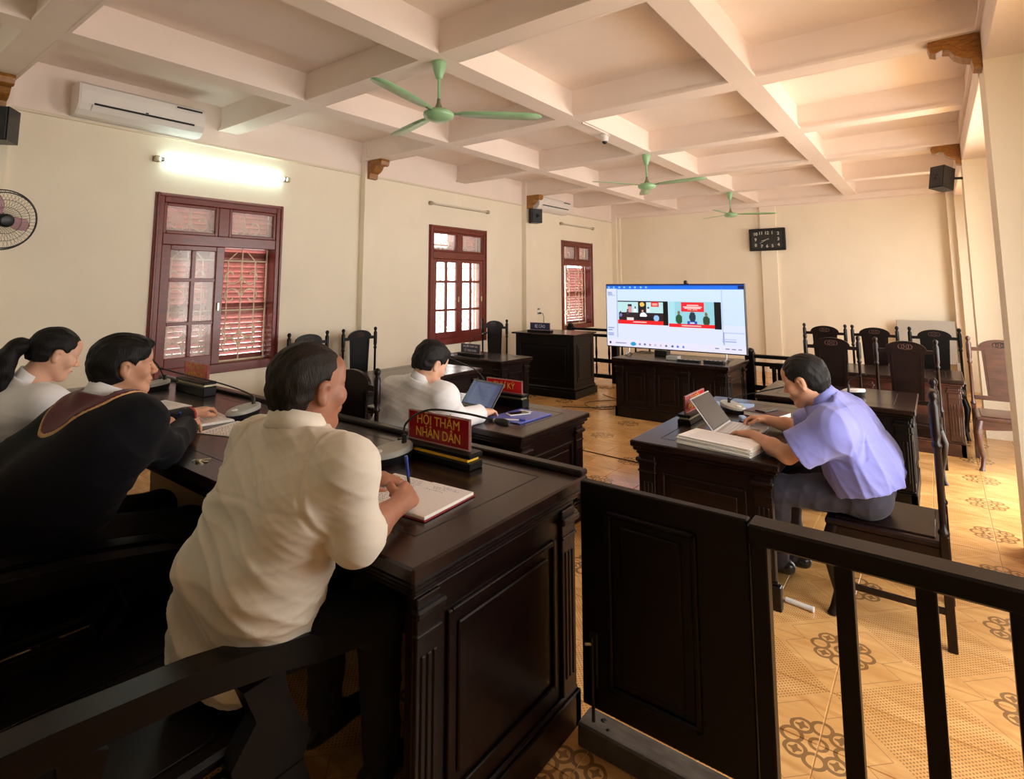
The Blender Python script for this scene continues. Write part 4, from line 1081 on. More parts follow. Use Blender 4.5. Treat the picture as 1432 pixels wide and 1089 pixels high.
cable('black cable looped loosely on the tiles next to the television cabinet', [(-2.85, 6.76, .676), (-3.08, 6.76, .678), (-3.165, 6.76, .58), (-3.2, 6.74, .30), (-3.3, 6.8, .02), (-3.55, 6.95, .005), (-3.8, 7.1, .005)])
cable('black cable running straight across the tiles in front of the lectern', [(-3.9, 5.2, .004), (-3.2, 4.72, .004), (-2.4, 4.62, .004), (-1.7, 4.60, .004), (-1.3, 4.62, .004)])

# ------------------------------------------------------------------ things on the desks
def page_img(w, h, style, seed=0):
    r = np.random.default_rng(seed); im = np.ones((h, w, 3)) * np.array([240, 234, 232]) / 255
    if style == 'hand':
        for y in range(5, h - 3, 5):
            x = 4
            while x < w - 6:
                l = int(r.integers(3, 8))
                for k in range(l):
                    if x + k < w - 4: im[min(h - 1, max(0, y + int(round(math.sin(k * 2.1 + x) * 1.1)))), x + k] = np.array([110, 106, 140]) / 255
                x += l + 2
    if style == 'few':
        for y, a, b_ in ((6, .35, .75), (10, .15, .8), (14, .2, .6), (20, .1, .55)):
            for x in range(int(a * w), int(b_ * w)):
                if r.random() < .75: im[min(h - 1, y + int(r.integers(-1, 2))), x] = np.array([120, 116, 150]) / 255
    if style == 'print':
        for y in range(4, h - 3, 3): im[y, 5:int(w - 5 - r.integers(0, w // 3))] = np.array([188, 186, 190]) / 255
    return im
PRINT = vcol_mat('printed_paper', .7)
def notebook(label, loc, rotz, w=.30, d=.205, curl=.012):
    t = thing('open_notebook', label, 'notebook', loc, rotz)
    MB().box(-w / 2 - .004, w / 2 + .004, -d / 2 - .004, d / 2 + .004, 0, .003, .001).build('cover', BOOK, t)
    MB().box(-w / 2, -.002, -d / 2, d / 2, .003, .011, .002).build('left_pages', PAPER, t)
    MB().box(.002, w / 2, -d / 2, d / 2, .003, .013, .002).build('right_pages', PAPER, t)
    raster_mesh('handwriting', page_img(60, 84, 'hand', 1), w / 2 - .01, d - .01, PRINT, t, (-w / 4, 0, .0114), (R(-90), 0, 0))
    raster_mesh('handwriting', page_img(60, 84, 'few', 2), w / 2 - .01, d - .01, PRINT, t, (w / 4, 0, .0134), (R(-90), 0, 0))
    return t
notebook('open notebook with handwriting under the hand holding the blue pen', (-1.43, 1.315, HB + .001), R(4), .36, .24)
def papers(label, loc, rotz, w, d, n, style='print', seed=0, skew=.0):
    t = thing('paper_stack', label, 'papers', loc, rotz)
    r = random.Random(seed); z = 0
    for i in range(n):
        th = .004 if n > 2 else .0015
        MB().box(-w / 2 + r.uniform(-skew, skew), w / 2 + r.uniform(-skew, skew), -d / 2 + r.uniform(-skew, skew), d / 2 + r.uniform(-skew, skew), z, z + th, .0006).build('sheet', PAPER, t, rot=(0, 0, r.uniform(-skew, skew) * 4)); z += th
    raster_mesh('print', page_img(48, 64, style, seed), w * .94, d * .94, PRINT, t, (0, 0, z + .0005), (R(-90), 0, 0))
    return t
papers('white sheet lying beside the elbow of the man in the cream shirt', (-2.72, 1.42, HB + .001), R(18), .30, .24, 2, 'hand', 4)
papers('white papers under the hands of the judge in the robe', (-3.10, 1.37, HB + .001), R(-8), .34, .26, 3, 'print', 5, .006)
papers('white sheet at the woman elbow beside the robed judge', (-3.62, 1.40, HB + .001), R(5), .30, .21, 2, 'print', 6)
papers('thick stack of white documents on the desk corner beside the laptop', (-.96, 3.085, HD + .001), R(-8), .40, .20, 11, 'print', 7, .007)
t = thing('key_bunch', 'small bunch of keys on the edge of the judges bench', 'keys', (-2.37, 1.07, HB + .001), R(20))
for i, a in enumerate((-25, 5, 40)):
    k = MB().lathe([(.012, 0), (.012, .002)], n=14).box(.010, .042, -.003, .003, 0, .002).box(.030, .034, -.007, -.003, 0, .002).box(.037, .041, -.006, -.003, 0, .002)
    k.build('key', BRASS, t, loc=(0, 0, .0025 * i), rot=(0, 0, R(a)))
MB().tube([(-.012 + .014 * math.cos(2 * math.pi * i / 20), .014 * math.sin(2 * math.pi * i / 20), .004) for i in range(21)], .0012, 5, caps=False).build('key_ring', STEEL, t)

def laptop(label, loc, rotz, w, d, angle, shell, img):
    t = thing('laptop', label, 'laptop', loc, rotz)   # screen faces -Y
    MB().box(-w / 2, w / 2, -d / 2, d / 2, 0, .014, .003).build('base', shell, t)
    kb = MB().box(-w * .44, w * .44, -d * .12, d * .42, .0135, .0150, .0005).build('keyboard', BLACK if shell is ALU else ALUS, t)
    ks = MB()
    for r_ in range(5):
        for c in range(13):
            u = -w * .42 + c * w * .84 / 13; v = -d * .09 + r_ * d * .50 / 5
            ks.box(u, u + w * .052, v, v + d * .075, .0150, .0162, .0004)
    ks.build('keys', BLACK if shell is ALU else PLAST, kb)
    MB().box(-w * .15, w * .15, -d * .42, -d * .18, .0138, .0144).build('touchpad', ALU if shell is ALUS else BLACK, t)
    lid = MB().box(-w / 2, w / 2, 0, .008, 0, d, .003).build('lid', shell, t, loc=(0, d / 2 - .004, .012), rot=(R(-(angle - 90)), 0, 0))
    MB().box(-w * .485, w * .485, -.0012, .0005, .012, d - .008).build('bezel', BLACK, lid)
    raster_mesh('screen', img, w * .93, d * .86, vcol_mat('laptop_screen', .25, .16), lid, (0, -.0020, d * .52))
    return t
LS = np.ones((60, 90, 3)) * np.array([62, 72, 128]) / 255
rect(LS, .16, .84, .08, .96, (96, 104, 150))
for i in range(14): rect(LS, .24, .24 + .5 * rng.uniform(.6, 1), .14 + i * .055, .155 + i * .055, (70, 76, 118))
rect(LS, 0, 1, 0, .05, (30, 34, 60))
laptop('open laptop with a dark blue screen in front of the clerk', (-2.615, 2.90, HD), R(-9), .33, .205, 128, ALU, LS)
LS2 = np.ones((50, 80, 3)) * np.array([98, 90, 90]) / 255 * (1 + .05 * rng.standard_normal((50, 80, 1)))
for i in range(80): LS2[min(49, max(0, 17 + int(i * .02))), i] = np.array([40, 36, 40]) / 255  # washed-out grey and a dark reflection line drawn into the screen image
rect(LS2, 0, 1, .96, 1, (120, 112, 110))
laptop('open silver laptop with a grey screen near the thick document stack', (-.955, 3.47, HD), R(90), .33, .22, 128, ALUS, LS2)
t = thing('blue_folder', 'blue violet document folder on the clerk desk', 'folder', (-2.215, 3.005, HD + .001), R(-3))
MB().box(-.13, .13, -.165, .165, 0, .008, .002).build('cover', FOLD, t)
MB().box(-.10, -.0, .10, .13, .008, .009).build('label_patch', PAPER, t)
MB().box(-.125, .10, -.158, .155, .002, .006).build('inner_sheets', PAPER, t)
t = thing('phone', 'white smartphone lying on the blue violet folder', 'phone', (-2.245, 3.02, HD + .0095), R(-28))
MB().box(-.037, .037, -.075, .075, 0, .008, .003).build('case', PLAST, t)
MB().box(-.033, .033, -.066, .066, .008, .0086).build('screen', CLF, t)
t = thing('pen', 'blue and white pen lying on the blue violet folder', 'pen', (-2.16, 2.865, HD + .014), R(25))
MB().cyl((-.07, 0, 0), (.03, 0, 0), .005).build('barrel', PLAST, t); MB().cyl((.03, 0, 0), (.07, 0, 0), .0055).build('cap', PENB, t)
MB().cyl((-.082, 0, 0), (-.07, 0, 0), .0015, .005).build('tip', STEEL, t)
t = thing('pale_blue_folder', 'pale blue sheet folder at the far end of the desk by the microphone', 'folder', (-1.20, 4.10, HD + .001), R(12))
MB().box(-.15, .15, -.16, .16, 0, .004, .001).build('cover', LTBLUE, t); MB().box(-.15, .15, -.012, .012, .004, .006, .001).build('spine', LTBLUE, t)
t = thing('book', 'thick dark covered book with white pages on the desk beyond the laptop', 'book', (-.93, 3.97, HD + .001), R(-14))
MB().box(-.12, .12, -.085, .085, 0, .003, .001).build('back_cover', BOOK, t)
MB().box(-.116, .116, -.08, .08, .003, .028, .001).build('page_block', PAPER, t)
MB().box(-.12, .12, -.085, .085, .028, .031, .001).build('front_cover', mat('dark_red_cover', srgb(70, 28, 34), .4, var=.1), t)
t = thing('phone', 'black smartphone lying on the thick book', 'phone', (-.935, 3.985, HD + .0325), R(-20))
MB().box(-.037, .037, -.075, .075, 0, .008, .003).build('case', BLACK, t); MB().box(-.033, .033, -.067, .067, .008, .0086).build('screen', CLF, t)
t = thing('phone_charger', 'small pale blue charger plug and lead beside the book', 'charger', (-1.02, 3.74, HD + .001), R(30))
MB().box(-.02, .02, -.03, .03, 0, .03, .006).build('plug_body', LTBLUE, t)
MB().tube([(0, .03, .012), (.03, .08, .006), (.10, .09, .004), (.12, .02, .004)], .0025, 6).build('lead', CABLE, t)
t = thing('tube_offcut', 'short white plastic tube lying on the tiles by the desk foot', 'tube', (-.615, 3.06, .012), R(-8))
MB().tube([(-.06, 0, 0), (.06, 0, 0)], .012, 12).build('pipe', PLAST, t); MB().cyl((.055, 0, 0), (.064, 0, 0), .0135).build('end_collar', PLAST, t)
# ------------------------------------------------------------------ people: smooth blended volumes turned into one continuous surface
A_ = lambda *p: np.array(p, np.float32)
class Grid:
    def __init__(s, lo, hi, h):
        s.h = h; s.lo = np.array(lo, np.float32); s.n = np.maximum(4, np.ceil((np.array(hi) - np.array(lo)) / h).astype(int) + 1)
        s.ax = [s.lo[i] + np.arange(s.n[i], dtype=np.float32) * h for i in range(3)]
    def empty(s): return np.full(tuple(s.n), .12, np.float32)
    def sl(s, lo, hi):
        a = np.clip(np.floor((lo - s.lo) / s.h).astype(int), 0, s.n - 1); b = np.clip(np.ceil((hi - s.lo) / s.h).astype(int) + 1, 0, s.n)
        return a, b
def prim_bounds(p):
    if p[0] == 'c': _, a, b, ra, rb = p[:5]; return np.minimum(a - ra, b - rb), np.maximum(a + ra, b + rb)
    _, c, r, M = p[:4]; e = np.abs(M) @ np.array(r, np.float32) if M is not None else np.array(r, np.float32)
    return c - e, c + e
def prim_d(p, X, Y, Z):
    if p[0] == 'c':
        _, a, b, ra, rb = p[:5]
        ba = b - a; L2 = float(ba @ ba) + 1e-9
        px, py, pz = X - a[0], Y - a[1], Z - a[2]
        t = np.clip((px * ba[0] + py * ba[1] + pz * ba[2]) / L2, 0, 1)
        return np.sqrt((px - t * ba[0]) ** 2 + (py - t * ba[1]) ** 2 + (pz - t * ba[2]) ** 2) - (ra + t * (rb - ra))
    _, c, r, M = p[:4]
    px, py, pz = X - c[0], Y - c[1], Z - c[2]
    if M is not None:
        q = [px * M[0, i] + py * M[1, i] + pz * M[2, i] for i in range(3)]
    else: q = [px, py, pz]
    k0 = np.sqrt((q[0] / r[0]) ** 2 + (q[1] / r[1]) ** 2 + (q[2] / r[2]) ** 2)
    k1 = np.sqrt((q[0] / r[0] ** 2) ** 2 + (q[1] / r[1] ** 2) ** 2 + (q[2] / r[2] ** 2) ** 2) + 1e-9
    return k0 * (k0 - 1) / k1
def field(G, prims, k=.02, f=None, off=0.0):
    f = G.empty() if f is None else f
    for p in prims:
        kk = p[5] if p[0] == 'c' and len(p) > 5 and p[5] is not None else (p[4] if p[0] == 'e' and len(p) > 4 and p[4] is not None else k)
        neg = (p[0] == 'c' and len(p) > 6) or (p[0] == 'e' and len(p) > 5)
        lo, hi = prim_bounds(p); m_ = kk + 4 * G.h + abs(off) + (.04 if not neg else .01)
        a, b = G.sl(lo - m_, hi + m_)
        if np.any(b <= a): continue
        S = tuple(slice(a[i], b[i]) for i in range(3))
        X = G.ax[0][S[0]][:, None, None]; Y = G.ax[1][S[1]][None, :, None]; Z = G.ax[2][S[2]][None, None, :]
        d = prim_d(p, X, Y, Z) - off; g_ = f[S]
        if neg:
            d = -d; h = np.clip(.5 - .5 * (g_ - d) / kk, 0, 1); f[S] = g_ * (1 - h) + d * h + kk * h * (1 - h)
        else:
            h = np.clip(.5 + .5 * (g_ - d) / kk, 0, 1); f[S] = g_ * (1 - h) + d * h - kk * h * (1 - h)
    return f
def nets(G, f):
    s = f < 0
    c = [(0, 0, 0), (1, 0, 0), (0, 1, 0), (1, 1, 0), (0, 0, 1), (1, 0, 1), (0, 1, 1), (1, 1, 1)]
    n = G.n - 1
    sub = lambda A, o: A[o[0]:o[0] + n[0], o[1]:o[1] + n[1], o[2]:o[2] + n[2]]
    cnt = np.zeros(tuple(n), np.uint8)
    for o in c: cnt += sub(s, o)
    act = (cnt > 0) & (cnt < 8)
    idx = np.argwhere(act)
    if len(idx) == 0: return np.zeros((0, 3)), []
    vals = np.stack([f[idx[:, 0] + o[0], idx[:, 1] + o[1], idx[:, 2] + o[2]] for o in c], 1)
    acc = np.zeros((len(idx), 3), np.float32); num = np.zeros(len(idx), np.float32)
    ca = np.array(c, np.float32)
    for i in range(8):
        for j in range(i + 1, 8):
            if np.abs(ca[i] - ca[j]).sum() != 1: continue
            va, vb = vals[:, i], vals[:, j]; m_ = (va < 0) != (vb < 0)
            t = np.where(m_, va / np.where(m_, va - vb, 1), 0)
            acc += (m_[:, None] * (ca[i] + t[:, None] * (ca[j] - ca[i]))); num += m_
    V = G.lo + (idx + acc / num[:, None]) * G.h
    vid = np.full(tuple(n), -1, np.int32); vid[act] = np.arange(len(idx))
    Q = []
    for a in range(3):
        b, d = (a + 1) % 3, (a + 2) % 3
        A0 = [slice(None)] * 3; A1 = [slice(None)] * 3; A0[a] = slice(0, -1); A1[a] = slice(1, None)
        ch = s[tuple(A0)] != s[tuple(A1)]
        e = np.argwhere(ch)
        e = e[(e[:, b] > 0) & (e[:, d] > 0) & (e[:, b] < n[b]) & (e[:, d] < n[d])]
        if len(e) == 0: continue
        ins = s[e[:, 0], e[:, 1], e[:, 2]]
        def cell(ob, od):
            q = e.copy(); q[:, b] -= ob; q[:, d] -= od
            return vid[q[:, 0], q[:, 1], q[:, 2]]
        q = np.stack([cell(1, 1), cell(0, 1), cell(0, 0), cell(1, 0)], 1)
        q = np.where(ins[:, None], q, q[:, ::-1])
        Q.append(q[(q >= 0).all(1)])
    return V, np.concatenate(Q)
def surf(name, G, f, mat_, parent, disp=None):
    V, Q = nets(G, f)
    me = bpy.data.meshes.new(name)
    me.vertices.add(len(V)); me.vertices.foreach_set('co', V.astype(np.float32).ravel())
    me.loops.add(len(Q) * 4); me.loops.foreach_set('vertex_index', Q.astype(np.int32).ravel())
    me.polygons.add(len(Q)); me.polygons.foreach_set('loop_start', np.arange(0, len(Q) * 4, 4, dtype=np.int32))
    me.polygons.foreach_set('use_smooth', np.ones(len(Q), bool))
    me.update(calc_edges=True); me.validate()
    if disp is not None:
        nv = len(me.vertices); nr = np.zeros(nv * 3, np.float32); me.vertices.foreach_get('normal', nr); nr = nr.reshape(-1, 3)
        co = np.zeros(nv * 3, np.float32); me.vertices.foreach_get('co', co); co = co.reshape(-1, 3)
        co = co + nr * disp(co)[:, None]
        me.vertices.foreach_set('co', co.ravel().astype(np.float32)); me.update()
    me.materials.append(mat_)
    o = bpy.data.objects.new(name, me); COL.objects.link(o); o.parent = parent
    if parent is not None: o.matrix_parent_inverse = parent.matrix_world.inverted() if False else Matrix.Translation(-parent.location)
    return o
def sines(seed, n, kmin, kmax, dirs=None):
    r = np.random.default_rng(seed); K = []; ph = r.uniform(0, 6.28, n)
    for i in range(n):
        d = r.normal(size=3)
        if dirs is not None: d = np.array(dirs) + .45 * d
        K.append(d / np.linalg.norm(d) * r.uniform(kmin, kmax))
    return np.array(K), ph
def folds(seed, amp, kmin=18, kmax=55, dirs=None, n=5):
    K, ph = sines(seed, n, kmin, kmax, dirs); W, wp = sines(seed + 7, 4, 5, 12)
    def fn(p):
        w = np.sin(p @ W.T + wp).sum(1) * .45
        x = np.sin(p @ K.T + ph + w[:, None])
        env = np.clip(np.sin(p @ (W.T * .8) + wp + 1).sum(1) * .35 + .55, 0, 1)
        return amp * (((1 - np.abs(x)) ** 2.2).mean(1) * 2.2 - .45) * env
    return fn
SKIN = mat('skin', srgb(206, 152, 122), .5, sss=.12, var=.06, vscale=14, bump=.04, bscale=140)
SKINL = mat('skin_light', srgb(226, 176, 148), .5, sss=.12, var=.05, vscale=14, bump=.04, bscale=140)
SKIND = mat('skin_tan', srgb(170, 114, 88), .5, sss=.12, var=.07, vscale=14, bump=.05, bscale=140)
HAIR = mat('black_hair', (.008, .0065, .006, 1), .5, spec=.22, var=.5, vscale=16, stretch=(6, 6, 1.2), bump=.35, bscale=50)
HAIRT = mat('thinning_hair', (.020, .014, .011, 1), .55, spec=.25, var=.6, vscale=18, stretch=(6, 6, 1.2), bump=.35, bscale=60)
CREAMS = mat('cream_shirt_cloth', srgb(234, 224, 208), .8, sheen=.2, var=.02, vscale=8, bump=.06, bscale=500)
WHITES = mat('white_shirt_cloth', srgb(244, 244, 248), .8, sheen=.2, var=.015, vscale=8, bump=.05, bscale=500)
BLUESH = mat('lavender_blue_shirt_cloth', srgb(128, 130, 200), .8, sheen=.2, var=.04, vscale=10, bump=.06, bscale=500)
TROUS = mat('dark_grey_trousers', srgb(48, 44, 56), .85, sheen=.1, var=.12, vscale=20, bump=.08, bscale=400)
TROUB = mat('black_trousers', (.010, .010, .012, 1), .85, var=.1, vscale=20)
ROBE = mat('black_robe_cloth', (.0035, .0035, .006, 1), .85, spec=.2, sheen=.05, var=.2, vscale=8, bump=.05, bscale=400)
MAROON = mat('maroon_yoke_cloth', srgb(92, 20, 34), .8, sheen=.2, var=.12, vscale=30, bump=.08, bscale=500)
CORD = mat('gold_piping', srgb(206, 160, 110), .6, var=.1, vscale=40)
LIP = mat('lip', srgb(160, 86, 78), .45, var=.05)
SHOE = mat('black_leather_shoe', (.012, .011, .012, 1), .3, coat=.2, var=.2, vscale=20)
PEARL = mat('pearl', srgb(236, 226, 214), .2, coat=.5, var=.03)

def unit(v): v = np.array(v, float); return v / (np.linalg.norm(v) + 1e-12)
def v3(*p): return np.array(p, np.float32)
def rc(a, b, ra, rb=None, k=None): return ('c', np.array(a, np.float32), np.array(b, np.float32), ra, ra if rb is None else rb, k)
def hand_prims(w, d, n, right, curls, thumb=.5, spread=.10, sc=1.0):
    d = unit(d); n = unit(np.array(n) - d * np.dot(n, d)); s = np.cross(n, d) * (1 if right else -1); w = np.array(w, float)
    P = []
    offs = (.028, .0095, -.0095, -.027)
    L = ((.040, .025, .020), (.044, .029, .021), (.041, .027, .020), (.032, .020, .018))
    for i, o in enumerate(offs):
        kn = w + (d * (.086 - .004 * abs(i - 1) ** 1.5) + s * o) * sc
        P.append(rc(w + s * o * .55 * sc, kn, .0150 * sc, .0118 * sc, .012))
        P.append(rc(w - n * .006 + s * o * .6 * sc + d * .03, kn - n * .006 - d * .012, .013 * sc, .011 * sc, .012))
        a = 0; p = kn; r0 = (.0092 if i < 3 else .0082) * sc
        for j in range(3):
            a += curls[i] * (.75, .95, .65)[j]
            dr = unit(d * math.cos(a) - n * math.sin(a) + s * (o / .028) * spread * (1 if j == 0 else .3))
            q = p + dr * L[i][j] * sc
            P.append(rc(p, q, r0, r0 * .93, .0035)); p = q; r0 *= .93
    p = w + (d * .022 + s * .026 - n * .006) * sc
    dirs = (unit(d * .62 + s * .72 - n * .30), unit(d * .85 + s * (.42 - .5 * thumb) - n * (.25 + .3 * thumb)), unit(d * .92 + s * (.15 - .7 * thumb) - n * (.2 + .35 * thumb)))
    for j, (l, r0) in enumerate(((.040, .0135), (.031, .0108), (.026, .0092))):
        q = p + dirs[j] * l * sc; P.append(rc(p, q, r0 * sc, r0 * .9 * sc, .006)); p = q
    P.append(rc(w - d * .02, w + d * .02, .024 * sc, .025 * sc, .015))
    return P
def head_frame(heading, pitch, roll=0):
    h = R(heading); f0 = np.array([math.sin(h), math.cos(h), 0]); up = np.array([0, 0, 1.])
    left = np.cross(up, f0); p = R(pitch)
    f = f0 * math.cos(p) + up * math.sin(p); u = np.cross(f, left); u = u if u[2] > 0 else -u
    if roll:
        r_ = R(roll); left, u = left * math.cos(r_) + u * math.sin(r_), u * math.cos(r_) - left * math.sin(r_)
    return np.stack([f, left, u], 1).astype(np.float32)     # columns: forward, left, up
def head_prims(c, M, female=False, s=1.0):
    c = np.array(c, np.float32); T = lambda x, y, z: c + M @ (np.array([x, y, z], np.float32) * s)
    E = lambda x, y, z, rx, ry, rz, k=.02, *neg: ('e', T(x, y, z), (rx * s, ry * s, rz * s), M, k) + neg
    C = lambda p, q, ra, rb, k=.012: rc(T(*p), T(*q), ra * s, rb * s, k)
    P = [E(-.014, 0, .038, .097, .076, .080), E(.022, 0, -.018, .066, .063, .088, .03),
         C((.0, .046, -.045), (.062, .012, -.100), .022, .020, .03), C((.0, -.046, -.045), (.062, -.012, -.100), .022, .020, .03),
         E(.068, 0, -.104, .020, .020, .017, .02), E(.066, .046, -.024, .024, .020, .026, .025), E(.066, -.046, -.024, .024, .020, .026, .025),
         C((.082, .022, .022), (.070, .052, .018), .010, .008, .014), C((.082, -.022, .022), (.070, -.052, .018), .010, .008, .014),
         E(.070, 0, .050, .024, .055, .036, .025),
         C((.089, 0, .010), (.110, 0, -.030), .0075, .0115, .010), E(.100, .012, -.034, .010, .008, .008, .008), E(.100, -.012, -.034, .010, .008, .008, .008),
         E(.084, 0, -.062, .014, .024, .018, .014), E(.0945, 0, -.0605, .0065, .020, .0055, .006), E(.0925, 0, -.0725, .0065, .018, .006, .006),
         E(.094, .033, .004, .012, .017, .009, .010, 1), E(.094, -.033, .004, .012, .017, .009, .010, 1),
         E(.0795, .033, .003, .0105, .0135, .0105, .004), E(.0795, -.033, .003, .0105, .0135, .0105, .004)]
    for sd in (1, -1):
        P += [E(-.002, sd * .077, -.008, .019, .0085, .031, .006), E(.000, sd * .082, .010, .020, .007, .016, .006), E(.001, sd * .079, -.032, .010, .007, .011, .006),
              E(.006, sd * .087, -.004, .008, .006, .015, .004, 1)]
    return P
def hair_field(G, c, M, th, style, s=1.0):
    c = np.array(c, np.float32); T = lambda x, y, z: c + M @ (np.array([x, y, z], np.float32) * s)
    P = [('e', T(-.016, 0, .040), ((.097 + th) * s, (.077 + th * .9) * s, (.081 + th) * s), M, .02), ('e', T(-.045, 0, -.012), ((.062 + th) * s, (.064 + th * .8) * s, (.075 + th * .5) * s), M, .03)]
    if style == 'fringe': P += [('e', T(.050, 0, .068), (.062 * s, .064 * s, .040 * s), M, .03), ('e', T(-.03, 0, .0), (.080 * s, .084 * s, .085 * s), M, .03)]
    if style == 'tall': P += [('e', T(.035, 0, .088), (.062 * s, .062 * s, .036 * s), M, .03), ('e', T(-.02, 0, .096), (.075 * s, .065 * s, .035 * s), M, .03)]
    f = field(G, P, .02)
    X = G.ax[0][:, None, None] - c[0]; Y = G.ax[1][None, :, None] - c[1]; Z = G.ax[2][None, None, :] - c[2]
    q = [(X * M[0, i] + Y * M[1, i] + Z * M[2, i]) / s for i in range(3)]
    jag = .004 * np.sin(q[1] * 260) + .003 * np.sin(q[2] * 190 + 1) + .003 * np.sin(q[1] * 110 + q[2] * 90)
    hp = {'fringe': (.93, -.36, .060), 'tall': (.87, -.5, .043), 'recede': (.80, -.60, -.002), 'pony': (.86, -.51, .030), 'short': (.87, -.5, .038)}[style]
    cut1 = (hp[0] * q[0] + hp[1] * q[2] - hp[2]) * 1.0 + jag          # keep behind the hairline
    side = (q[0] - .030) * .9 + (-q[2] - .012) * .5 + jag * .6         # sideburn: nothing low in front of the ear
    low = -(q[2] + {'fringe': .074, 'tall': .060, 'recede': .066, 'pony': .052, 'short': .066}[style] - .20 * np.maximum(0, q[0] + .05)) + jag
    cut1 = np.maximum(cut1, np.where(q[2] < .02, side, -1))
    ear = .030 - np.sqrt(((q[0] - .004) / 1.0) ** 2 + ((q[2] + .010) / 1.25) ** 2) - np.where(np.abs(q[1]) < .06, 1, 0)
    f = np.maximum(np.maximum(f, cut1), np.maximum(low, ear))
    return f
def person(label, spec):
    pv = np.array(spec['pelvis'], float)
    t = thing('person', label, 'person', (float(pv[0]), float(pv[1]), spec.get('base', 0.0)))
    s = {k: (np.array(v, float) if isinstance(v, (tuple, list)) and len(v) == 3 else v) for k, v in spec.items()}
    hs = s.get('hs', 1.0); M = head_frame(s['heading'], s['pitch'], s.get('roll', 0)); hc = s['head']
    T = lambda x, y, z: hc + M @ (np.array([x, y, z]) * hs)
    bw = s.get('bw', 1.0)
    lat = unit(s['shR'] - s['shL']); latp = unit(np.array(s.get('plat', lat)))
    neck = s['neck']
    fwd = unit(np.cross([0, 0, 1], lat)); fwd = fwd if np.dot(fwd, M[:, 0]) > 0 else -fwd
    # ---- body (skin)
    P = head_prims(hc, M, s=hs)
    P += [rc(T(-.022, 0, -.05), neck + np.array([0, 0, .0]), .054 * hs, .060, .025), rc(neck, s['chest'], .058, .06, .05)]
    P += [rc(s['shL'], s['shR'], .045, .045, .04), rc(s['chest'], pv, .08 * bw, .08 * bw, .05)]
    for side, el, wr in (('R', s['elR'], s['wrR']), ('L', s['elL'], s['wrL'])):
        sh = s['sh' + side]
        P += [rc(sh, el, .050, .041, .02), rc(el, el * .6 + wr * .4, .041, .042, .015), rc(el * .6 + wr * .4, wr, .042, .0255, .015)]
        h = s['hand' + side]
        P += hand_prims(wr, h[0], h[1], side == 'R', h[2], *h[3:4])
    lo = np.min([prim_bounds(p)[0] for p in P], 0) - .02; hi = np.max([prim_bounds(p)[1] for p in P], 0) + .02
    G = Grid(lo, hi, s.get('res', .0045))
    body = surf('body', G, field(G, P, .02), s['skin'], t)
    # ---- face details
    for nm, pts, mt in (('eyebrow', [(.083, .018, .0265), (.086, .032, .029), (.076, .050, .0245)], HAIR), ('eyelash', [(.0895, .022, .001), (.0905, .033, -.001), (.086, .044, .001)], HAIR)):
        for sd in (1, -1):
            b = MB().tube([tuple(T(x, sd * y, z)) for x, y, z in pts], [.0016, .0030, .0014] if nm == 'eyebrow' else [.0008, .0016, .0008], 6)
            o = b.build(nm, mt, t); o.matrix_parent_inverse = Matrix.Translation(-t.location)
    o = MB().tube([tuple(T(.094, .020, -.0665)), tuple(T(.1005, .008, -.0660)), tuple(T(.0995, 0, -.0668)), tuple(T(.1005, -.008, -.0660)), tuple(T(.094, -.020, -.0665))], [.0012, .0028, .0026, .0028, .0012], 6).build('lips', LIP, t)
    o.matrix_parent_inverse = Matrix.Translation(-t.location)
    # ---- hair
    G2 = Grid(hc - .17 * hs, hc + .17 * hs, .0040)
    fh = hair_field(G2, hc, M, s.get('hth', .010), s['hair'], hs)
    K, ph = sines(5, 7, 120, 260)
    def strands(p):
        q = (p - hc) @ M; a = np.stack([q[:, 0] * .25, q[:, 1], q[:, 2] * .35], 1)
        return .0022 * np.sin(a @ K.T * 2 + ph).mean(1) * 2
    surf('hair', G2, fh, s.get('hmat', HAIR), t, strands)
    if s['hair'] == 'pony':
        pts = s['pony']; G3 = Grid(np.min(pts, 0) - .08, np.max(pts, 0) + .08, .005)
        rr = s['ponyr']; pp_ = [rc(pts[i], pts[i + 1], rr[i], rr[i + 1], .02) for i in range(len(pts) - 1)]
        surf('ponytail', G3, field(G3, pp_, .02), HAIR, t, lambda p: .004 * np.sin(p @ (K.T * .5) + ph).mean(1) * 2)
        mid = pts[0]; o = MB().tube([tuple(np.array(pts[0]) + .028 * (M[:, 1] * math.cos(a) + M[:, 2] * math.sin(a))) for a in np.linspace(0, 6.283, 17)], .006, 6, caps=False).build('hair_tie', RUBBER, t); o.matrix_parent_inverse = Matrix.Translation(-t.location)
    # ---- shirt / robe
    hb = s.get('hb', bw); hipw = .085 * hb; chw = .095 * bw; off = s.get('loose', .012)
    S_ = []
    for sg in (1, -1):
        hp = pv + latp * sg * hipw; bl = s['belly'] + (lat + latp) / 2 * sg * hipw * 1.05; ch = s['chest'] + lat * sg * chw
        S_ += [rc(hp, bl, .125 * hb, .128 * (hb + bw) / 2, .09), rc(bl, ch, .128 * (hb + bw) / 2, .112 * bw, .09), rc(ch, s['shR'] if sg > 0 else s['shL'], .10, .070, .06)]
    S_ += [rc(s['chest'], neck - np.array([0, 0, .02]), .10, .062, .05), rc(neck, s['shR'], .052, .062, .05), rc(neck, s['shL'], .052, .062, .05)]
    sl = s.get('sleeve', 'long'); sr = s.get('sler', (.066, .058, .044))
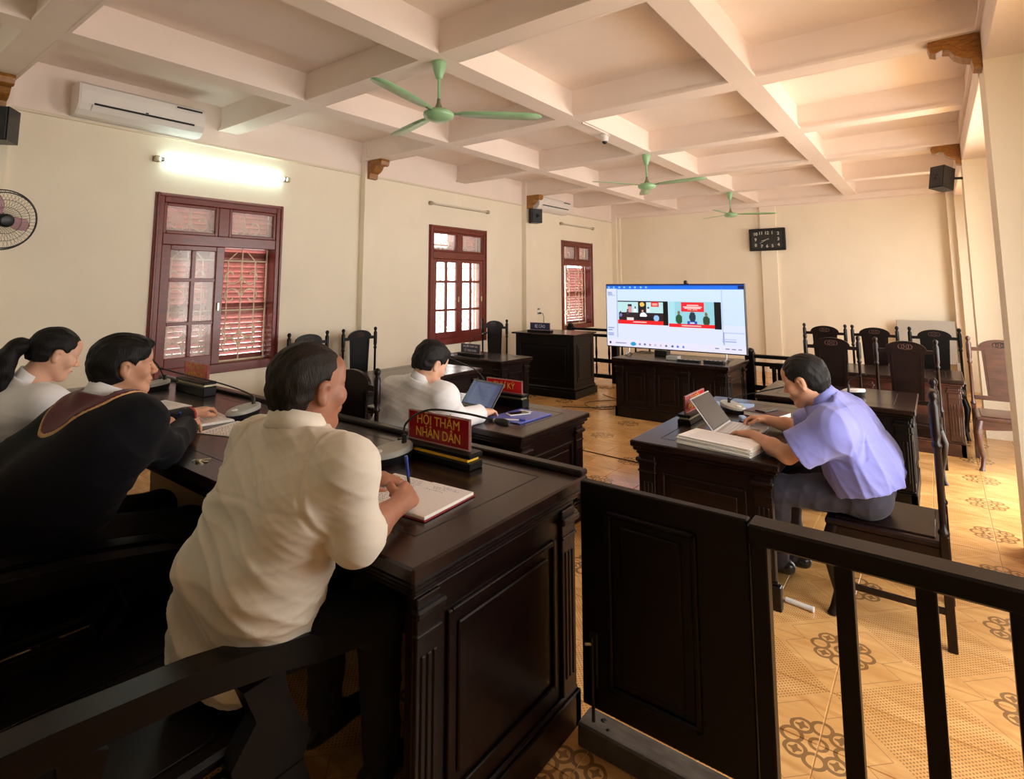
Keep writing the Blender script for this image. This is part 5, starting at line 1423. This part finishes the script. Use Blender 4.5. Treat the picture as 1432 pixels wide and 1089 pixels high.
    for side in 'RL':
        sh, el, wr = s['sh' + side], s['el' + side], s['wr' + side]
        if sl == 'short':
            e = sh + (el - sh) * .86; S_ += [rc(sh, e, .074, .078, .03)]
        elif sl == 'rolled':
            e = el + (wr - el) * .22; S_ += [rc(sh, el, sr[0], sr[1], .03), rc(el, e, sr[1], sr[1] * .97, .02)]
        else:
            e = el + (wr - el) * .93; S_ += [rc(sh, el, sr[0], sr[1], .03), rc(el, e, sr[1], sr[2], .02)]
    lo = np.min([prim_bounds(p)[0] for p in S_], 0) - .05; hi = np.max([prim_bounds(p)[1] for p in S_], 0) + .05
    G4 = Grid(lo, hi, s.get('cres', .0065))
    fs = field(G4, S_, .04, off=off)
    X = G4.ax[0][:, None, None]; Y = G4.ax[1][None, :, None]; Z = G4.ax[2][None, None, :]
    def half(p, nrm): nrm = unit(nrm); return (X - p[0]) * nrm[0] + (Y - p[1]) * nrm[1] + (Z - p[2]) * nrm[2]
    # hem, neck opening and cuffs
    hem = s.get('hem'); 
    if hem is not None: fs = np.maximum(fs, half(np.array(hem[0]), hem[1]))
    up = unit(T(-.022, 0, -.02) - neck)
    fs = np.maximum(fs, np.minimum(half(neck + up * s.get('nk', .028), up), .13 - np.sqrt((X - neck[0]) ** 2 + (Y - neck[1]) ** 2 + (Z - neck[2]) ** 2) * 0 - np.maximum(0, np.sqrt((X - neck[0]) ** 2 + (Y - neck[1]) ** 2 + (Z - neck[2]) ** 2))))
    for side in 'RL':
        sh, el, wr = s['sh' + side], s['el' + side], s['wr' + side]
        a, b = (sh, el) if sl == 'short' else (el, wr)
        fr_ = {'short': .80, 'rolled': .20, 'long': .90}[sl]
        p = a + (b - a) * fr_; d = unit(b - a)
        ball = np.sqrt((X - p[0]) ** 2 + (Y - p[1]) ** 2 + (Z - p[2]) ** 2) - .16
        fs = np.maximum(fs, np.minimum(half(p, d), -ball))
    fd = list(s['folds'])
    if s.get('seam'):
        def seam(p):
            o = np.zeros(len(p))
            for nm, sg in (('R', 1), ('L', -1)):
                sh = s['sh' + nm]; d = (p - sh) @ (lat * sg) + .030 + .25 * (p[:, 2] - sh[2]); near = np.linalg.norm(p - sh, axis=1) < .17
                o += near * (.0035 * np.exp(-((d - .006) / .006) ** 2) - .004 * np.exp(-((d + .004) / .005) ** 2))
            d = p[:, 2] - (neck[2] - .125 + .35 * np.abs((p - neck) @ lat) * -.2)
            back = ((p - neck) @ fwd) < .02
            return o - back * .003 * np.exp(-(d / .005) ** 2) * (np.abs((p - neck) @ lat) < .19)
        fd.append(seam)
    surf(s.get('cname', 'shirt'), G4, fs, s['cmat'], t, lambda p: sum(f_(p) for f_ in fd))
    if s.get('yoke'):
        dist = np.sqrt((X - neck[0]) ** 2 + (Y - neck[1]) ** 2)
        zz = Z - neck[2]
        reg = dist - .165 + zz * .2
        reg = np.maximum(reg, -(zz + .085))
        surf('yoke', G4, np.maximum(fs - .006, reg), MAROON, t, lambda p: sum(f_(p) for f_ in fd) * .6)
        surf('yoke_piping', G4, np.maximum(fs - .0052, np.abs(reg - .003) - .0035), CORD, t, lambda p: sum(f_(p) for f_ in fd) * .6)
        for side in 'RL':
            el, wr = s['el' + side], s['wr' + side]
            a = el + (wr - el) * .80; b = el + (wr - el) * .97
            o = MB().tube([tuple(a), tuple(b)], [.047, .043], 20, caps=False).build('cuff', mat('cuff_red', srgb(150, 30, 34), .7, var=.1), t); o.matrix_parent_inverse = Matrix.Translation(-t.location)
            o = MB().tube([tuple(a + .0), tuple(a + (b - a) * .12)], [.0485, .048], 20, caps=False).build('cuff_piping', CORD, t); o.matrix_parent_inverse = Matrix.Translation(-t.location)
    # collar band
    if s.get('collar', True):
        ctr = neck + up * s.get('ck', .022); cf = unit(M[:, 0] - up * np.dot(M[:, 0], up)); cl = np.cross(up, cf)
        n = 28; cr = s.get('cr', .068); vs = []; fs_ = []
        for i in range(n):
            a = 2 * math.pi * i / n + .0; rd = cf * math.cos(a) + cl * math.sin(a)
            hh = .030 - .010 * math.cos(a)
            for (r_, z_) in ((cr - .002, hh), (cr + .003, hh), (cr + .013, -.012), (cr + .007, -.016)):
                vs.append(tuple(ctr + rd * r_ + up * z_ - cf * .004))
        for i in range(n):
            j = (i + 1) % n
            for k in range(4):
                l = (k + 1) % 4; fs_.append((i * 4 + k, j * 4 + k, j * 4 + l, i * 4 + l))
        o = MB().add(vs, fs_, True).build('collar', s.get('colmat', s['cmat']), t); o.matrix_parent_inverse = Matrix.Translation(-t.location)
    # ---- trousers and shoes
    L_ = []
    for sg, nm in ((1, 'R'), (-1, 'L')):
        hp = pv + latp * sg * .085; kn = s['kn' + nm]; an = s['an' + nm]
        L_ += [rc(hp + np.array([0, 0, -.0]), kn, .096 * hb, .070, .04), rc(kn, an, .068, .052, .03)]
    L_ += [rc(pv + latp * .07, pv - latp * .07, .108 * hb, .108 * hb, .05)]
    lo = np.min([prim_bounds(p)[0] for p in L_], 0) - .03; hi = np.max([prim_bounds(p)[1] for p in L_], 0) + .03
    G5 = Grid(lo, hi, .009 if not s.get('legs') else .007)
    surf('trousers', G5, field(G5, L_, .03), s['tmat'], t, folds(33, .006, 25, 60))
    for nm in 'RL':
        an = s['an' + nm]; kf = unit(np.array(s['toe'])); z0 = an[2] - .055
        heel = np.array([an[0], an[1], z0 + .035]) - kf * .05; toe = np.array([an[0], an[1], z0 + .028]) + kf * .16
        pr = [rc(heel, heel + kf * .10 + np.array([0, 0, .012]), .036, .038, .02), rc(heel + kf * .08, toe, .038, .030, .02), rc(heel + kf * .03, np.array([an[0], an[1], z0 + .09]), .036, .036, .02)]
        lo = np.min([prim_bounds(p)[0] for p in pr], 0) - .02; hi = np.max([prim_bounds(p)[1] for p in pr], 0) + .02
        G6 = Grid(lo, hi, .006); ff = field(G6, pr, .02); ff = np.maximum(ff, -(G6.ax[2][None, None, :] - z0) + np.zeros_like(ff))
        surf('shoe', G6, ff, SHOE, t)
    return t
D90 = (0, 0, 1)
# the lay judge in the cream shirt, writing
person('man in a cream shirt with sleeves rolled, writing with a blue pen', dict(
    pelvis=(-1.545, .80, .60), belly=(-1.50, .83, .76), chest=(-1.435, .875, .96), neck=(-1.425, .895, 1.115), head=(-1.43, .935, 1.235), heading=4, pitch=-2,
    shR=(-1.225, .915, 1.055), shL=(-1.635, .905, 1.045), elR=(-1.200, .935, .890), wrR=(-1.285, 1.15, .89), elL=(-1.74, 1.06, .89), wrL=(-1.60, 1.26, .87),
    handR=((-.42, .9, .05), (.75, .10, .65), (.95, 1.05, 1.1, 1.15), .9), handL=((.6, .8, -.05), (0, 0, 1), (.35, .35, .4, .4), .3),
    knR=(-1.40, 1.18, .55), knL=(-1.66, 1.18, .55), anR=(-1.40, 1.20, .12), anL=(-1.68, 1.20, .12), toe=(0, 1, 0), plat=(1, 0, 0),
    hair='recede', hth=.007, hmat=HAIRT, skin=SKIND, cmat=CREAMS, tmat=TROUB, bw=.99, hb=.87, cres=.0055, seam=True, loose=.008, sleeve='rolled', sler=(.058, .055, .050), hem=((-1.49, .80, .50), (0, 0, -1)),
    folds=[folds(11, .012, 16, 34, (.25, .2, 1.0), 4), folds(12, .006, 40, 90, (.5, .2, 1), 4)], res=.0042, cr=.070, ck=.034))
# the presiding judge in the robe
person('man in a black robe with a maroon yoke, reading papers at the bench', dict(
    pelvis=(-2.62, .58, .60), belly=(-2.60, .64, .78), chest=(-2.53, .76, .95), neck=(-2.535, .79, 1.085), head=(-2.53, .845, 1.215), heading=16, pitch=0, hs=.93,
    shR=(-2.365, .835, 1.03), shL=(-2.74, .78, 1.01), elR=(-2.47, .985, .875), wrR=(-2.76, 1.19, .885), elL=(-2.86, 1.06, .88), wrL=(-3.0, 1.30, .885),
    handR=((-.85, .5, .0), (0, -.3, 1), (.95, .95, 1.0, 1.0), .8), handL=((-.45, .85, .12), (0, -.2, 1), (.5, .55, .6, .65), .5),
    knR=(-2.5, 1.1, .55), knL=(-2.8, 1.1, .55), anR=(-2.5, 1.12, .12), anL=(-2.8, 1.12, .12), toe=(0, 1, 0), plat=(1, 0, 0),
    hair='fringe', hth=.015, skin=SKIN, cmat=ROBE, cname='robe', tmat=TROUB, bw=1.2, loose=.018, cres=.0052, sleeve='long', sler=(.064, .046, .032), hem=((-2.6, .6, .42), (0, 0, -1)),
    folds=[folds(21, .010, 12, 28, (.3, .3, 1), 4)], yoke=True, colmat=WHITES, cr=.064, ck=.034, nk=.02))
# the lay judge with the ponytail
HC = np.array((-3.35, .83, 1.205)); MW = head_frame(6, -20)
PW = [HC + np.array(p) for p in ((-.01, -.095, .055), (-.01, -.135, .045), (-.01, -.175, -.01), (-.01, -.185, -.08), (-.01, -.175, -.14), (-.005, -.165, -.19))]
person('woman in a white jacket with a black ponytail, looking down at the bench', dict(
    pelvis=(-3.50, .52, .60), belly=(-3.48, .58, .76), chest=(-3.42, .68, .93), neck=(-3.385, .745, 1.065), head=tuple(HC), heading=6, pitch=-20,
    shR=(-3.20, .77, .985), shL=(-3.58, .73, .985), elR=(-3.20, 1.0, .875), wrR=(-3.34, 1.21, .88), elL=(-3.66, 1.0, .875), wrL=(-3.56, 1.22, .88),
    handR=((-.4, .9, 0), (0, 0, 1), (.4, .4, .45, .5), .4), handL=((.3, .95, 0), (0, 0, 1), (.4, .4, .45, .5), .4),
    knR=(-3.38, 1.06, .55), knL=(-3.62, 1.06, .55), anR=(-3.38, 1.08, .12), anL=(-3.62, 1.08, .12), toe=(0, 1, 0), plat=(1, 0, 0), hs=.94,
    hair='pony', hth=.008, pony=PW, ponyr=[.022, .036, .042, .040, .030, .012], skin=SKINL, cmat=WHITES, cname='jacket', tmat=TROUB, bw=.95, loose=.016, sleeve='long', sler=(.066, .060, .046), hem=((-3.5, .52, .50), (0, 0, -1)),
    folds=[folds(31, .007, 16, 40, (.2, .3, 1), 4)], cr=.058, ck=.03, nk=.03, res=.005))
# the clerk
person('man in a white shirt typing on the laptop with the blue screen', dict(
    pelvis=(-2.64, 2.36, .54), belly=(-2.60, 2.36, .66), chest=(-2.50, 2.35, .82), neck=(-2.44, 2.335, .955), head=(-2.405, 2.37, 1.065), heading=14, pitch=-26,
    shR=(-2.265, 2.34, .885), shL=(-2.665, 2.32, .885), elR=(-2.31, 2.51, .735), wrR=(-2.335, 2.77, .72), elL=(-2.80, 2.55, .735), wrL=(-2.80, 2.82, .72),
    handR=((-.15, 1, 0), (0, 0, 1), (.45, .45, .5, .5), .4), handL=((.1, 1, 0), (0, 0, 1), (.45, .45, .5, .5), .4),
    knR=(-2.52, 2.82, .50), knL=(-2.76, 2.82, .50), anR=(-2.50, 2.84, .08), anL=(-2.78, 2.84, .08), toe=(0, 1, 0), plat=(1, 0, 0), hs=.96,
    hair='tall', hth=.013, skin=SKINL, cmat=WHITES, tmat=TROUB, bw=.95, loose=.014, sleeve='long', sler=(.058, .050, .038), hem=((-2.64, 2.36, .46), (0, 0, -1)), ck=.03,
    folds=[folds(41, .008, 14, 34, (.2, .3, 1), 4), folds(42, .003, 30, 60, (.2, .3, 1), 4)], res=.005, cr=.060))
# the prosecutor
person('man in a lavender blue short sleeved shirt bent over the documents', dict(
    pelvis=(-.325, 3.26, .54), belly=(-.335, 3.25, .66), chest=(-.405, 3.22, .83), neck=(-.475, 3.185, .945), head=(-.555, 3.155, 1.045), heading=-88, pitch=-20,
    shR=(-.43, 3.40, .865), shL=(-.42, 3.00, .85), elR=(-.66, 3.55, .715), wrR=(-.86, 3.66, .715), elL=(-.615, 2.975, .715), wrL=(-.83, 3.22, .72),
    handR=((-.95, -.2, .05), (.1, .4, .9), (.8, .85, .9, .95), .8), handL=((-.85, .5, -.03), (0, 0, 1), (.25, .25, .3, .35), .2),
    knR=(-.72, 3.40, .50), knL=(-.70, 3.12, .50), anR=(-.70, 3.42, .085), anL=(-.755, 3.30, .085), toe=(-1, .1, 0), plat=(0, 1, 0), hs=.97,
    hair='short', hth=.011, skin=SKIN, cmat=BLUESH, tmat=TROUS, bw=.98, loose=.016, seam=True, cres=.0055, sleeve='short', hem=((-.325, 3.26, .565), (.3, 0, -1)),
    folds=[folds(51, .010, 14, 32, (.9, .2, .6), 4), folds(52, .005, 36, 70, (.8, .3, .5), 4)], res=.0045, legs=True, cr=.064, ck=.03))
# pens in hands and the judge's watch
def pen(label, tip, tail, bar, cap):
    tip, tail = Vector(tip), Vector(tail)
    t = thing('pen', label, 'pen', tuple(tip)); d = tail - tip
    MB().cyl(d * .08, d * .55, .0048).build('barrel', bar, t); MB().cyl(d * .55, d * 1.0, .0054).build('cap', cap, t)
    MB().cyl(d * .0, d * .08, .0010, .0045).build('tip', STEEL, t)
pen('blue pen held upright over the notebook', (-1.36, 1.262, HB + .016), (-1.372, 1.25, HB + .155), BLACK, PENB)
pen('dark pen in the hand of the robed judge', (-3.0, 1.225, HB + .02), (-2.87, 1.20, HB + .10), PENB, PENB)
